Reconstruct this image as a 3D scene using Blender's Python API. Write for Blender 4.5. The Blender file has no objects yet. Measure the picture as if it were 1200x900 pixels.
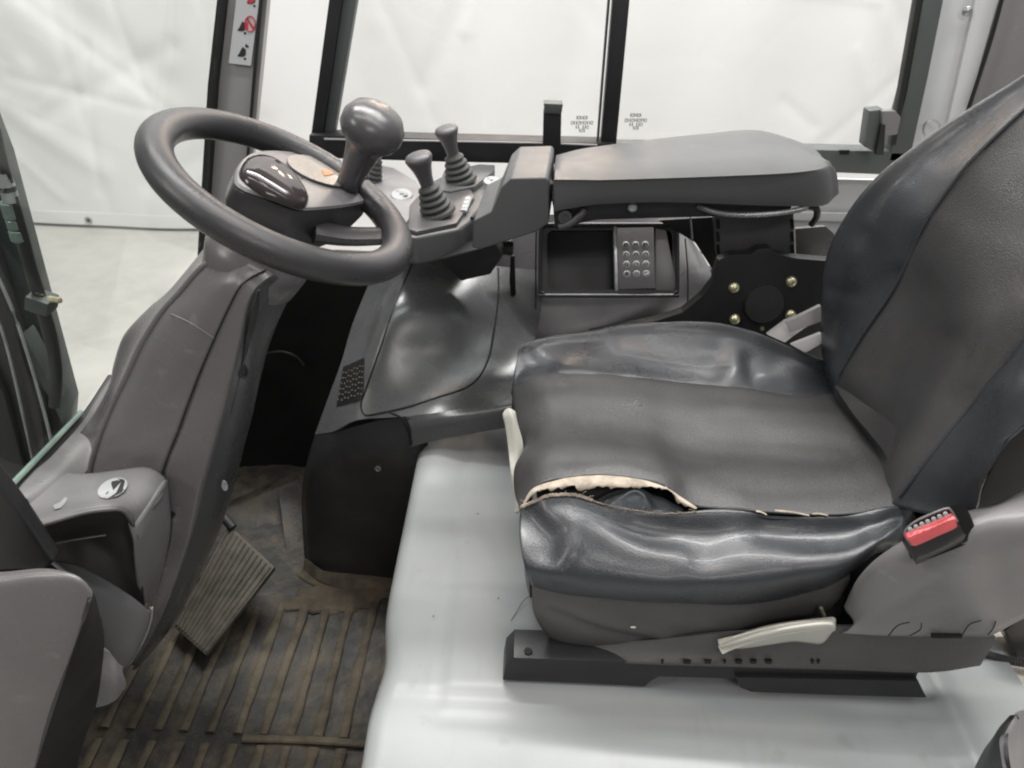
import bpy, bmesh, math, random
import numpy as np
from mathutils import Vector, Matrix
random.seed(4); rng = np.random.default_rng(4)
scene = bpy.context.scene
COL = scene.collection

# ---------------------------------------------------------------- camera
PITCH, ROLL, FPX, CH = math.radians(33), math.radians(2.5), 890.0, 1.2
F = np.array([0, math.cos(PITCH), -math.sin(PITCH)])
U0 = np.array([0, math.sin(PITCH), math.cos(PITCH)]); R0 = np.array([1., 0, 0])
RC = math.cos(ROLL)*R0 + math.sin(ROLL)*U0
UC = -math.sin(ROLL)*R0 + math.cos(ROLL)*U0
cd = bpy.data.cameras.new('camera'); cam = bpy.data.objects.new('camera', cd); COL.objects.link(cam)
cd.sensor_width = 36; cd.lens = 36*FPX/1200; cd.clip_start = .02; cd.clip_end = 200
m = Matrix(((RC[0], UC[0], -F[0], 0), (RC[1], UC[1], -F[1], 0), (RC[2], UC[2], -F[2], CH), (0, 0, 0, 1)))
cam.matrix_world = m
cd.dof.use_dof = True; cd.dof.focus_distance = 1.0; cd.dof.aperture_fstop = 9.0
scene.camera = cam

# ---------------------------------------------------------------- light
world = bpy.data.worlds.new('World'); scene.world = world; world.use_nodes = True
wb = world.node_tree.nodes['Background']; wb.inputs[0].default_value = (.96, .98, 1, 1); wb.inputs[1].default_value = .27
def area(name, loc, target, sx, sy, power, col):
    l = bpy.data.lights.new(name, 'AREA'); l.shape = 'RECTANGLE'; l.size = sx; l.size_y = sy; l.energy = power; l.color = col
    o = bpy.data.objects.new(name, l); COL.objects.link(o); o.location = loc
    o.rotation_euler = (Vector(target)-Vector(loc)).to_track_quat('-Z', 'Y').to_euler(); return o
for q in ((.12, 3.7, 2.25), (-.22, 3.7, 2.1), (.10, 3.9, 1.75)):
    area('hall_lamp', q, (-.1, .9, .6), .13, .13, 2.2, (1, .72, .52))
area('unseen_tube_lamp', (.2, .35, 5.0), (.2, .9, 0), 5.5, .28, 88, (.97, .99, 1))
area('unseen_tube_lamp', (.2, 2.3, 5.0), (.2, 1.2, 0), 5.5, .28, 70, (.97, .99, 1))
area('hall_lamp', (.5, 1.1, 4.8), (.3, .9, 0), 1.0, .35, 22, (1, .74, .56))
area('unseen_tube_lamp', (.3, 3.3, 5.6), (.3, 4.6, 0), 6, .35, 590, (1, .985, .965))  # unseen tube added to brighten the curtain
area('unseen_tube_lamp', (2.6, .2, 4.8), (.3, 1.2, .2), .4, 3, 30, (.95, 1, 1))
area('added_fill_panel', (.9, -2.3, 3.5), (.1, 1.0, .5), 1.8, .6, 34, (1, .95, .92))  # unseen panel added to light the cab from the door side
area('added_fill_panel', (-3.2, -.6, 3.4), (-.1, 1.0, .4), .9, .9, 36, (1, .93, .88))  # unseen warm panel added to light the cab from front left
scene.view_settings.view_transform = 'Standard'; scene.view_settings.look = 'None'
scene.view_settings.exposure = 0.17; scene.view_settings.gamma = 1
scene.render.engine = 'CYCLES'
scene.cycles.filter_width = 2.0

# ---------------------------------------------------------------- helpers
def Q(px, py, y=None, z=None, x=None):
    u = (px-600)/FPX; v = -(py-450)/FPX
    d = F+u*RC+v*UC
    if x is not None: t = x/d[0]
    elif y is not None: t = y/d[1]
    else: t = (z-CH)/d[2]
    return np.array([0, 0, CH])+t*d
def proj(W):
    W = np.asarray(W)-np.array([0, 0, CH]); d = W@F
    return np.stack([600+FPX*(W@RC)/d, 450-FPX*(W@UC)/d], -1)
def V(a): return Vector((float(a[0]), float(a[1]), float(a[2])))
CAMP = np.array([0, 0, CH])

def nodes_mat(name):
    mt = bpy.data.materials.new(name); mt.use_nodes = True
    nt = mt.node_tree; return mt, nt, nt.nodes['Principled BSDF']
def mat(name, col, rough=.5, spec=.5, grain=0, gscale=900, var=.15, vscale=6, metal=0, coat=0, crough=.2, dust=0, wr=0, wscale=12, dustcol=(.35, .32, .28), trans=0):
    mt, nt, b = nodes_mat(name); N = nt.nodes; L = nt.links
    tc = N.new('ShaderNodeTexCoord')
    n1 = N.new('ShaderNodeTexNoise'); n1.inputs['Scale'].default_value = vscale; n1.inputs['Detail'].default_value = 7; n1.inputs['Roughness'].default_value = .62
    L.new(tc.outputs['Object'], n1.inputs['Vector'])
    mx = N.new('ShaderNodeMix'); mx.data_type = 'RGBA'
    mx.inputs[6].default_value = (*[c*(1-var) for c in col], 1); mx.inputs[7].default_value = (*[min(1, c*(1+var)) for c in col], 1)
    rp = N.new('ShaderNodeMapRange'); rp.inputs[1].default_value = .3; rp.inputs[2].default_value = .7
    L.new(n1.outputs[0], rp.inputs[0]); L.new(rp.outputs[0], mx.inputs[0])
    out = mx.outputs[2]
    if dust:
        n3 = N.new('ShaderNodeTexNoise'); n3.inputs['Scale'].default_value = 14; n3.inputs['Detail'].default_value = 10; n3.inputs['Roughness'].default_value = .7
        L.new(tc.outputs['Object'], n3.inputs['Vector'])
        r3 = N.new('ShaderNodeMapRange'); r3.inputs[1].default_value = .45; r3.inputs[2].default_value = .75; r3.inputs[4].default_value = dust
        L.new(n3.outputs[0], r3.inputs[0])
        m3 = N.new('ShaderNodeMix'); m3.data_type = 'RGBA'; L.new(r3.outputs[0], m3.inputs[0]); L.new(out, m3.inputs[6]); m3.inputs[7].default_value = (*dustcol, 1)
        out = m3.outputs[2]
    L.new(out, b.inputs['Base Color'])
    rr = N.new('ShaderNodeMapRange'); rr.inputs[1].default_value = .3; rr.inputs[2].default_value = .7
    rr.inputs[3].default_value = max(.03, rough-.07); rr.inputs[4].default_value = min(1, rough+.09)
    n2 = N.new('ShaderNodeTexNoise'); n2.inputs['Scale'].default_value = vscale*2.7; n2.inputs['Detail'].default_value = 8
    L.new(tc.outputs['Object'], n2.inputs['Vector']); L.new(n2.outputs[0], rr.inputs[0]); L.new(rr.outputs[0], b.inputs['Roughness'])
    b.inputs['Specular IOR Level'].default_value = spec; b.inputs['Metallic'].default_value = metal
    b.inputs['Coat Weight'].default_value = coat; b.inputs['Coat Roughness'].default_value = crough
    b.inputs['Transmission Weight'].default_value = trans
    nrm = None
    if wr:
        nw = N.new('ShaderNodeTexNoise'); nw.inputs['Scale'].default_value = wscale; nw.inputs['Detail'].default_value = 3
        L.new(tc.outputs['Object'], nw.inputs['Vector'])
        bw = N.new('ShaderNodeBump'); bw.inputs['Strength'].default_value = wr; bw.inputs['Distance'].default_value = .01
        L.new(nw.outputs[0], bw.inputs['Height']); nrm = bw.outputs[0]
    if grain:
        ng = N.new('ShaderNodeTexNoise'); ng.inputs['Scale'].default_value = gscale; ng.inputs['Detail'].default_value = 2
        L.new(tc.outputs['Object'], ng.inputs['Vector'])
        bg = N.new('ShaderNodeBump'); bg.inputs['Strength'].default_value = grain; bg.inputs['Distance'].default_value = .001
        L.new(ng.outputs[0], bg.inputs['Height'])
        if nrm: L.new(nrm, bg.inputs['Normal'])
        nrm = bg.outputs[0]
    if nrm: L.new(nrm, b.inputs['Normal'])
    return mt
M = dict(
 plastic=mat('charcoal_plastic', (.08, .077, .079), .34, .5, grain=.25, var=.08, dust=.06),
 lightplastic=mat('grey_plastic', (.205, .198, .20), .33, .5, grain=.2, var=.06, dust=.06),
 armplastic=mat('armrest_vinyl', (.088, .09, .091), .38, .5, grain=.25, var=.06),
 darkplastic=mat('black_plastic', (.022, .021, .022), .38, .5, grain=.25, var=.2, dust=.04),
 gloss=mat('hood_plastic', (.065, .068, .068), .26, .6, grain=.12, var=.08, dust=.04),
 column=mat('column_plastic', (.145, .135, .136), .26, .55, grain=.22, var=.07, dust=.04),
 rim=mat('wheel_rubber', (.044, .042, .044), .29, .5, grain=.3, var=.1),
 rubber=mat('black_rubber', (.02, .02, .02), .55, .4, grain=.3),
 boot=mat('boot_rubber', (.075, .076, .074), .6, .35, grain=.2),
 vinyl=mat('bolster_vinyl', (.034, .037, .042), .29, .7, grain=.6, gscale=650, var=.08, wr=.07, wscale=7, coat=.15, crough=.15),
 vinylmat=mat('worn_matt_vinyl', (.050, .0495, .050), .33, .55, grain=.9, gscale=700, var=.1, wr=.07, wscale=14, dust=.04),
 lining=mat('torn_fabric_lining', (.40, .345, .28), .95, .1, grain=1, gscale=1000, var=.5, vscale=45),
 foam=mat('old_foam', (.10, .11, .12), .7, .3, grain=.8, gscale=300, var=.5, vscale=30),
 white=mat('painted_steel_cover', (.30, .315, .315), .44, .5, var=.04, vscale=3, dust=.28, dustcol=(.27, .265, .245), coat=.1, wr=.015),
 bone=mat('bone_white_plastic', (.55, .54, .48), .42, .5, var=.06, dust=.1),
 cream=mat('cream_panel', (.66, .62, .54), .5, .4, var=.05, dust=.1),
 pillar=mat('pillar_paint', (.33, .32, .32), .4, .5, grain=.2, var=.05),
 palepaint=mat('pale_paint', (.62, .63, .64), .35, .5, var=.04),
 frame=mat('black_frame_paint', (.016, .016, .017), .42, .5, grain=.3),
 greyframe=mat('dull_frame_paint', (.085, .095, .092), .45, .5, grain=.3),
 seal=mat('rubber_seal', (.015, .016, .015), .5, .4),
 vmesh=mat('vent_mesh', (.13, .12, .095), .6, .3),
 knob=mat('polished_knob', (.075, .072, .074), .28, .5, grain=.1, var=.1),
 tray=mat('tray_plastic', (.03, .03, .031), .45, .5, grain=.3),
 skirt=mat('side_vinyl', (.078, .075, .074), .42, .5, grain=.8, gscale=650, var=.12, wr=.08, dust=.06),
 brass=mat('zinc_bolt', (.62, .58, .38), .32, .5, metal=.75, var=.25, vscale=90),
 steel=mat('steel', (.45, .47, .47), .35, .5, metal=.8, var=.2, vscale=40),
 hosefit=mat('hose_fitting', (.16, .21, .19), .4, .5, metal=.3, var=.3, vscale=40),
 mast=mat('mast_paint', (.045, .055, .052), .42, .5, dust=.15, dustcol=(.12, .13, .12)),
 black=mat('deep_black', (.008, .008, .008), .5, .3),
 key=mat('key_silver', (.50, .51, .51), .4, .5, metal=.1),
 print_dark=mat('dark_print', (.03, .03, .03), .5),
 print_white=mat('white_print', (.72, .72, .72), .5),
 red=mat('red_plastic', (.72, .12, .13), .35, .5, var=.1, vscale=80),
 print_red=mat('red_print', (.62, .05, .07), .5),
 orange=mat('orange_paint', (.85, .28, .12), .5),
 display=mat('display_lens', (.40, .41, .40), .07, .6, coat=1, crough=.03, var=.05),
 displaypale=mat('display_label', (.20, .195, .18), .25, .5, var=.05),
 pad=mat('button_pad', (.32, .33, .33), .5, .4, var=.08),
 strap=mat('webbing_stalk', (.34, .33, .33), .45, .4, var=.12),
 mat_rib=mat('dusty_mat_rib', (.050, .041, .028), .78, .3, grain=.8, gscale=400, var=.45, vscale=22, dust=.8, dustcol=(.14, .115, .082)),
 mat_base=mat('dirty_mat', (.016, .015, .013), .62, .4, grain=.8, gscale=300, var=.5, vscale=20, dust=1, dustcol=(.085, .066, .043)),
 dirt=mat('dirt_crust', (.075, .061, .045), .85, .2, grain=1, gscale=200, var=.5, vscale=16, dust=.5, dustcol=(.045, .038, .03)),
 pedal=mat('worn_pedal_rubber', (.062, .055, .044), .6, .4, grain=.7, gscale=250, var=.4, vscale=30, dust=.7, dustcol=(.11, .095, .073)),
)
def add_scuffs(mt, col, amt, sc=(3, 60, 3), lo=.60, hi=.68):
    nt = mt.node_tree; N = nt.nodes; L = nt.links; b = N['Principled BSDF']
    src = b.inputs['Base Color'].links[0].from_socket
    tc = N.new('ShaderNodeTexCoord'); mp = N.new('ShaderNodeMapping'); mp.inputs['Scale'].default_value = sc; mp.inputs['Rotation'].default_value = (0, 0, .5)
    n = N.new('ShaderNodeTexNoise'); n.inputs['Scale'].default_value = 2.2; n.inputs['Detail'].default_value = 5
    r = N.new('ShaderNodeMapRange'); r.inputs[1].default_value = lo; r.inputs[2].default_value = hi; r.inputs[4].default_value = amt
    m_ = N.new('ShaderNodeMix'); m_.data_type = 'RGBA'; m_.inputs[7].default_value = (*col, 1)
    L.new(tc.outputs['Object'], mp.inputs[0]); L.new(mp.outputs[0], n.inputs['Vector']); L.new(n.outputs[0], r.inputs[0])
    L.new(r.outputs[0], m_.inputs[0]); L.new(src, m_.inputs[6]); L.new(m_.outputs[2], b.inputs['Base Color'])
add_scuffs(M['white'], (.20, .195, .18), .16, sc=(22, 5, 5), lo=.60, hi=.75)
add_scuffs(M['white'], (.22, .21, .18), .45, sc=(9, 9, 9), lo=.66, hi=.74)
add_scuffs(M['column'], (.24, .23, .22), .35, sc=(8, 50, 20), lo=.64, hi=.72)
add_scuffs(M['lightplastic'], (.30, .29, .27), .35, sc=(20, 8, 50), lo=.64, hi=.72)
def glass_mat(name, tint, refl):
    mt = bpy.data.materials.new(name); mt.use_nodes = True; nt = mt.node_tree; nt.nodes.clear(); N = nt.nodes; L = nt.links
    o = N.new('ShaderNodeOutputMaterial'); mx = N.new('ShaderNodeMixShader'); t = N.new('ShaderNodeBsdfTransparent'); g = N.new('ShaderNodeBsdfGlossy')
    t.inputs[0].default_value = (*tint, 1); g.inputs['Roughness'].default_value = .03; g.inputs[0].default_value = (1, 1, 1, 1)
    mx.inputs[0].default_value = refl
    L.new(t.outputs[0], mx.inputs[1]); L.new(g.outputs[0], mx.inputs[2]); L.new(mx.outputs[0], o.inputs[0]); return mt
M['glass'] = glass_mat('window_glass', (.985, .988, .984), .03)
M['windscreen'] = glass_mat('windscreen_glass', (.965, .98, .97), .03)
M['glassedge'] = mat('green_glass_edge', (.22, .30, .26), .2, .5)

def thing(name, label, cat, loc, group=None):
    o = bpy.data.objects.new(name, None); COL.objects.link(o); o.location = loc; o.empty_display_size = .05
    o['label'] = label; o['category'] = cat
    if group: o['group'] = group
    return o
def pob(name, me, parent, material, kind=None, label=None, sharp=35):
    """mesh in world coordinates -> object, made local to its (grand)parent's origin"""
    o = bpy.data.objects.new(name, me); COL.objects.link(o)
    off = Vector((0, 0, 0))
    if parent is not None:
        p = parent
        while p.parent: p = p.parent
        off = Vector(p.location)
        o.parent = parent
        me.transform(Matrix.Translation(-off))
    me.materials.clear(); me.materials.append(M[material] if isinstance(material, str) else material)
    me.shade_smooth()
    if sharp: me.set_sharp_from_angle(angle=math.radians(sharp))
    if kind: o['kind'] = kind
    if label: o['label'] = label
    return o
def from_bm(bm):
    me = bpy.data.meshes.new('m'); bmesh.ops.recalc_face_normals(bm, faces=bm.faces); bm.to_mesh(me); bm.free(); return me
def cr(P, n, closed=False):
    P = np.asarray(P, float); k = len(P)
    if closed: G = np.concatenate([P[-1:], P, P[:2]])
    else: G = np.concatenate([2*P[:1]-P[1:2], P, 2*P[-1:]-P[-2:-1]])
    segs = k if closed else k-1
    out = []
    for i in range(segs):
        p0, p1, p2, p3 = G[i:i+4]
        for j in range(n):
            t = j/n
            out.append(.5*((2*p1)+(-p0+p2)*t+(2*p0-5*p1+4*p2-p3)*t*t+(-p0+3*p1-3*p2+p3)*t**3))
    if not closed: out.append(P[-1])
    return np.array(out)
def pts(row):
    """row of (px,py,y[,dx,dy,dz]) -> world points"""
    return [Q(r[0], r[1], y=r[2])+(np.array(r[3:6]) if len(r) > 3 else 0) for r in row]
def resample(rows, n):
    out = []
    for r in rows:
        r = np.asarray(r, float); c = cr(r, 12)
        s = np.concatenate([[0], np.cumsum(np.linalg.norm(np.diff(c, axis=0), axis=1))])
        t = np.linspace(0, s[-1], n)
        out.append(np.stack([np.interp(t, s, c[:, k]) for k in range(3)], 1))
    return np.array(out)
def grid_mesh(G, thick=0, closed_u=False, face_cam=True, disp=None):
    R, C, _ = G.shape
    du = np.gradient(G, axis=0); dv = np.gradient(G, axis=1)
    n = np.cross(du, dv); n /= (np.linalg.norm(n, axis=2, keepdims=True)+1e-12)
    flip = 1
    if face_cam:
        if ((CAMP-G)*n).sum(2).mean() < 0: flip = -1; n = -n
    if disp is not None: G = G+n*disp(G, n)[..., None]
    vs = G.reshape(-1, 3).tolist(); fs = []
    RR = R if closed_u else R-1
    for i in range(RR):
        for j in range(C-1):
            a, b, c, d = i*C+j, i*C+j+1, ((i+1) % R)*C+j+1, ((i+1) % R)*C+j
            fs.append((a, b, c, d) if flip < 0 else (a, d, c, b))
    if thick:
        off = len(vs); vs += (G-n*thick).reshape(-1, 3).tolist()
        fs += [tuple(off+q for q in f[::-1]) for f in list(fs)]
        bd = [(i*C, (i+1)*C) for i in range(R-1)]+[((i)*C+C-1, (i+1)*C+C-1) for i in range(R-1)]+[(j, j+1) for j in range(C-1)]+[((R-1)*C+j, (R-1)*C+j+1) for j in range(C-1)]
        for a, b in bd: fs.append((a, b, b+off, a+off))
    me = bpy.data.meshes.new('m'); me.from_pydata(vs, [], fs)
    if thick:
        bm = bmesh.new(); bm.from_mesh(me); bmesh.ops.recalc_face_normals(bm, faces=bm.faces); bm.to_mesh(me); bm.free()
    return me
def surf(name, rows, parent, material, n=24, ru=6, thick=.004, disp=None, kind=None, label=None, sharp=50, world=False):
    rows = [r if world else pts(r) for r in rows]
    rs = resample(rows, n)
    G = cr(rs, ru)
    return pob(name, grid_mesh(G, thick, disp=disp), parent, material, kind, label, sharp)
def prism_mesh(P, vec, bevel=.003, seg=2):
    bm = bmesh.new(); P = [V(p) for p in P]; vec = V(vec)
    a = [bm.verts.new(p) for p in P]; b = [bm.verts.new(p+vec) for p in P]
    bm.faces.new(a); bm.faces.new(b[::-1])
    for i in range(len(P)):
        j = (i+1) % len(P); bm.faces.new((a[i], b[i], b[j], a[j]))
    bmesh.ops.recalc_face_normals(bm, faces=bm.faces)
    if bevel: bmesh.ops.bevel(bm, geom=[e for e in bm.edges], offset=bevel, segments=seg, profile=.6, affect='EDGES', clamp_overlap=True)
    return from_bm(bm)
def prism(name, row, vec, parent, material, bevel=.003, seg=2, world=False, **k):
    return pob(name, prism_mesh(row if world else pts(row), vec, bevel, seg), parent, material, **k)
def smoothpoly(row, n=5, world=False): return list(cr(row if world else pts(row), n, closed=True))
def box(name, c, s, parent, material, rot=None, bevel=.002, seg=2, **k):
    bm = bmesh.new(); bmesh.ops.create_cube(bm, size=1)
    bmesh.ops.scale(bm, vec=Vector(s), verts=bm.verts)
    if bevel: bmesh.ops.bevel(bm, geom=list(bm.edges), offset=bevel, segments=seg, profile=.6, affect='EDGES')
    if rot is not None: bmesh.ops.transform(bm, matrix=rot.to_4x4(), verts=bm.verts)
    bmesh.ops.translate(bm, vec=Vector([float(q) for q in c]), verts=bm.verts)
    return pob(name, from_bm(bm), parent, material, **k)
def frame_from(axis, up=(0, 0, 1)):
    z = Vector(axis).normalized(); u = Vector(up)
    if abs(z.dot(u)) > .98: u = Vector((0, 1, 0))
    x = u.cross(z).normalized(); y = z.cross(x); return Matrix((x, y, z)).transposed()
def lathe(name, prof, origin, axis, parent, material, seg=32, sx=1, sy=1, up=(0, 0, 1), **k):
    R = frame_from(axis, up); o = V(origin); vs = []; fs = []
    for r, h in prof:
        for i in range(seg):
            a = 2*math.pi*i/seg; vs.append(o+R@Vector((r*math.cos(a)*sx, r*math.sin(a)*sy, h)))
    for i in range(len(prof)-1):
        for j in range(seg):
            fs.append((i*seg+j, i*seg+(j+1) % seg, (i+1)*seg+(j+1) % seg, (i+1)*seg+j))
    fs.append(tuple(range(seg))[::-1]); fs.append(tuple((len(prof)-1)*seg+j for j in range(seg)))
    me = bpy.data.meshes.new('m'); me.from_pydata(vs, [], fs)
    bm = bmesh.new(); bm.from_mesh(me); bmesh.ops.recalc_face_normals(bm, faces=bm.faces); bm.to_mesh(me); bm.free()
    return pob(name, me, parent, material, **k)
def sweep_mesh(P, rad, closed=False, seg=12, n=6, flat=1, up=(0, 0, 1)):
    C = cr(P, n, closed); k = len(C)
    rad = np.interp(np.linspace(0, 1, k), np.linspace(0, 1, len(rad)), rad) if hasattr(rad, '__len__') else np.full(k, rad)
    T = (np.roll(C, -1, 0)-np.roll(C, 1, 0)) if closed else np.gradient(C, axis=0)
    T /= np.linalg.norm(T, axis=1, keepdims=True)
    vs = []; u = Vector(up)
    for i in range(k):
        t = V(T[i]); s = u.cross(t)
        if s.length < 1e-3: s = Vector((1, 0, 0)).cross(t)
        s.normalize(); w = t.cross(s)
        for j in range(seg):
            a = 2*math.pi*j/seg; vs.append(V(C[i])+float(rad[i])*(math.cos(a)*s+flat*math.sin(a)*w))
    fs = []
    for i in range(k if closed else k-1):
        for j in range(seg):
            i2 = (i+1) % k; fs.append((i*seg+j, i*seg+(j+1) % seg, i2*seg+(j+1) % seg, i2*seg+j))
    if not closed: fs.append(tuple(range(seg))[::-1]); fs.append(tuple((k-1)*seg+j for j in range(seg)))
    me = bpy.data.meshes.new('m'); me.from_pydata(vs, [], fs)
    bm = bmesh.new(); bm.from_mesh(me); bmesh.ops.recalc_face_normals(bm, faces=bm.faces); bm.to_mesh(me); bm.free()
    return me
def sweep(name, row, rad, parent, material, world=False, closed=False, seg=12, n=6, flat=1, up=(0, 0, 1), **k):
    return pob(name, sweep_mesh(row if world else pts(row), rad, closed, seg, n, flat, up), parent, material, **k)
def text_mesh(s, origin, xa, ya, size, depth=.0004):
    cu = bpy.data.curves.new('t', 'FONT'); cu.body = s; cu.size = size; cu.align_x = 'CENTER'; cu.align_y = 'CENTER'; cu.extrude = depth/2; cu.resolution_u = 3
    ob = bpy.data.objects.new('t', cu); me = bpy.data.meshes.new_from_object(ob); bpy.data.objects.remove(ob); bpy.data.curves.remove(cu)
    xa = V(xa).normalized(); ya = V(ya); ya = (ya-xa*ya.dot(xa)).normalized(); za = xa.cross(ya)
    R = Matrix((xa, ya, za)).transposed().to_4x4(); me.transform(Matrix.Translation(V(origin))@R); return me
def join_meshes(ms):
    bm = bmesh.new()
    for q in ms: bm.from_mesh(q); bpy.data.meshes.remove(q)
    me = bpy.data.meshes.new('m'); bm.to_mesh(me); bm.free(); return me
def segdist(XY, a, b):
    a = np.array(a, float); b = np.array(b, float); d = b-a; t = np.clip(((XY-a)@d)/(d@d), 0, 1)
    return np.linalg.norm(XY-(a+t[..., None]*d), axis=-1), t
def folds(lines, noise=0, ws=1.35, k=.75):
    lines = [(L, w*ws, a*k) for L, w, a in lines]; noise = noise*.7
    """cloth folds: polyline ridges with width (in a common scale) and height"""
    def f(G, n):
        XY = proj(G); o = np.zeros(G.shape[:2])
        for L, w, amp in lines:
            best = None
            for i in range(len(L)-1):
                d, t = segdist(XY, L[i], L[i+1]); best = d if best is None else np.minimum(best, d)
            o += amp*np.exp(-(best/w)**2)
        if noise:
            o += noise*(np.sin(XY[..., 0]/37+np.sin(XY[..., 1]/29)*1.7)*np.sin(XY[..., 1]/23+1.3*np.sin(XY[..., 0]/51)))
        return o
    return f

# ================================================================ SETTING
def struct(name, me, material): 
    o = pob(name, me, None, material); o['kind'] = 'structure'; return o
M['concrete'] = mat('hall_concrete', (.345, .335, .315), .38, .4, var=.14, vscale=1.9, dust=.6, dustcol=(.40, .40, .36), grain=.3, gscale=60)
bm = bmesh.new(); bmesh.ops.create_grid(bm, x_segments=8, y_segments=8, size=14); bmesh.ops.translate(bm, vec=(0, 4, -.8), verts=bm.verts)
struct('hall_floor', from_bm(bm), 'concrete')

# tarpaulin curtain
def curtain_mat():
    mt = mat('white_tarpaulin', (.83, .825, .815), .45, .4, var=.015, vscale=.7, wr=.25, wscale=4)
    nt = mt.node_tree; N = nt.nodes; L = nt.links; b = N['Principled BSDF']
    tr = N.new('ShaderNodeBsdfTranslucent'); tr.inputs[0].default_value = (.85, .87, .85, 1)
    mx = N.new('ShaderNodeMixShader'); mx.inputs[0].default_value = .2
    o = [q for q in N if q.type == 'OUTPUT_MATERIAL'][0]
    L.new(b.outputs[0], mx.inputs[1]); L.new(tr.outputs[0], mx.inputs[2]); L.new(mx.outputs[0], o.inputs[0]); return mt
M['tarp'] = curtain_mat()
cur = thing('tarpaulin_curtain', 'white tarpaulin curtain hanging behind the cab, its hem just above the concrete floor', 'curtain', (0, 4.78, -.77))
xs = np.concatenate([np.linspace(-6.5, -4.5, 30), np.linspace(-4.45, 3.2, 480), np.linspace(3.3, 6.5, 40)]); zs = np.concatenate([np.linspace(-.775, 1.6, 150), np.linspace(1.65, 4.2, 30)])
X, Z = np.meshgrid(xs, zs)
Y = 4.78+.012*np.sin(X*2.3+.5*np.sin(Z*1.4))+.009*np.sin(X*5.1+Z*1.7)+.005*np.sin(X*9.3-Z*2.1)+.002*rng.normal(size=X.shape).cumsum(1)*0
def ridge(x0, z0, x1, z1, w, a):
    d, t = segdist(np.stack([X, Z], -1), (x0, z0), (x1, z1)); return a*np.exp(-(d/w)**2)
for a in [(-3.6, 1.3, -2.2, .15, .09, .03), (-3.9, .5, -2.7, -.4, .06, -.02), (-2.9, .6, -1.7, .9, .05, .015), (-3.0, -.1, -2.1, .35, .045, .016),
          (-2.7, -.7, -2.75, .8, .03, .008), (-1.9, -.7, -1.85, 1, .03, .007), (-.6, .2, -.1, 1.2, .05, .015), (.2, 0, .5, 1.4, .07, .015), (1.2, 0, 1.0, 1.4, .05, .012),
          (2.2, .2, 1.6, 1.3, .06, .02), (-3.4, -.6, -3.0, .2, .05, -.016), (-2.4, -.5, -1.6, -.05, .05, .013), (-4, 0, -3.2, .8, .05, .016)]: Y += ridge(*a[:4], a[4]*1.3, a[5]*.45)
for k in range(60):
    x0 = rng.uniform(-4.5, 4); z0 = rng.uniform(-.6, 1.6); an = rng.uniform(0, 3.14); l = rng.uniform(.15, .7)
    Y += ridge(x0, z0, x0+l*math.cos(an), z0+l*math.sin(an), rng.uniform(.03, .09), rng.uniform(-.006, .006))
for (a, b, c, d_, w, h) in [(-3.7, 1.25, -2.15, -.05, .02, .012), (-3.1, .15, -2.2, -.05, .018, .010), (-2.6, .35, -2.75, -.55, .014, .008), (-2.45, .9, -2.3, 0, .016, .009), (-3.6, .1, -3.0, -.6, .02, -.01), (-.9, .8, -.5, -.1, .02, .008), (2.4, .6, 1.7, -.2, .02, .009), (1.9, .5, 2.3, -.2, .016, -.008)]: Y += ridge(a, b, c, d_, w*2, h*.35)
me = grid_mesh(np.stack([X, Y, Z], -1)); pob('sheet', me, cur, 'tarp')
hemG = np.stack([X[:5]*1, Y[0][None]-.006+0*X[:5], np.linspace(-.777, -.69, 5)[:, None]+0*X[:5]], -1)
pob('hem', grid_mesh(hemG, .003), cur, 'tarp')
for px, py in [(104, 258), (-260, 250)]:
    c = Q(px, py, y=4.768)
    lathe('grommet', [(.012, 0), (.024, 0), (.026, .004), (.022, .006), (.012, .004)], c, (0, -1, 0), cur, 'steel', seg=20)
    lathe('grommet_hole', [(.012, 0), (.0125, .005), (.001, .0055)], c, (0, -1, 0), cur, 'black', seg=16)
# orange floor rail seen low through the wheel
b = thing('floor_rail', 'low orange rail on the hall floor seen through the steering wheel', 'rail', tuple(Q(440, 282, z=-.8)))
c0 = Q(422, 281, z=-.795); c1 = Q(446, 281, z=-.795)
box("rail_bar", (c0+c1)/2, (abs(c1[0]-c0[0]), .05, .02), b, 'orange', bevel=.004)

# ================================================================ MAST (seen through the windscreen)
mast = thing('lift_mast', 'dark grey steel lift mast standing outside the windscreen at the left edge', 'lift mast', tuple(Q(30, 500, y=.95)))
prism('outer_channel', [(-60, 60, .98), (-6, 195, .98), (78, 492, .98), (70, 620, .98), (-60, 700, .98)], (-.02, .08, 0), mast, 'mast')
prism('inner_channel', [(-60, 230, .93), (-12, 300, .93), (46, 480, .93), (66, 600, .93), (-60, 640, .93)], (-.01, .04, 0), mast, 'darkplastic')
for dx in (0, 26):
    sweep('channel_edge', [(-40+dx, 300, .92), (0+dx*.8, 380, .92), (30+dx, 500, .92), (60+dx, 640, .92)], .0022, mast, 'steel', seg=8)
prism('chain', [(-30, 400, .915), (4, 460, .915), (40, 590, .915), (-20, 620, .915)], (0, .01, 0), mast, 'rubber')
prism('cross_plate', [(26, 390, .94), (70, 470, .94), (74, 500, .94), (60, 470, .94), (22, 420, .94)], (0, .03, 0), mast, 'mast')
hose = thing('hydraulic_hose', 'black hydraulic hose with green-grey fitting in front of the mast', 'hose', tuple(Q(60, 450, y=.9)))
sweep('hose_tube', [(-6, 150, .9), (3, 190, .9), (14, 230, .9), (26, 275, .9), (38, 320, .9), (52, 365, .9), (62, 405, .9), (66, 440, .9), (64, 475, .9)], [.006, .006, .0075, .0075, .008, .008, .008], hose, 'rubber')
sweep('hose_ferrule', [(2, 203, .9), (8, 218, .9), (13, 236, .9)], .0095, hose, 'steel', n=3)
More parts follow.
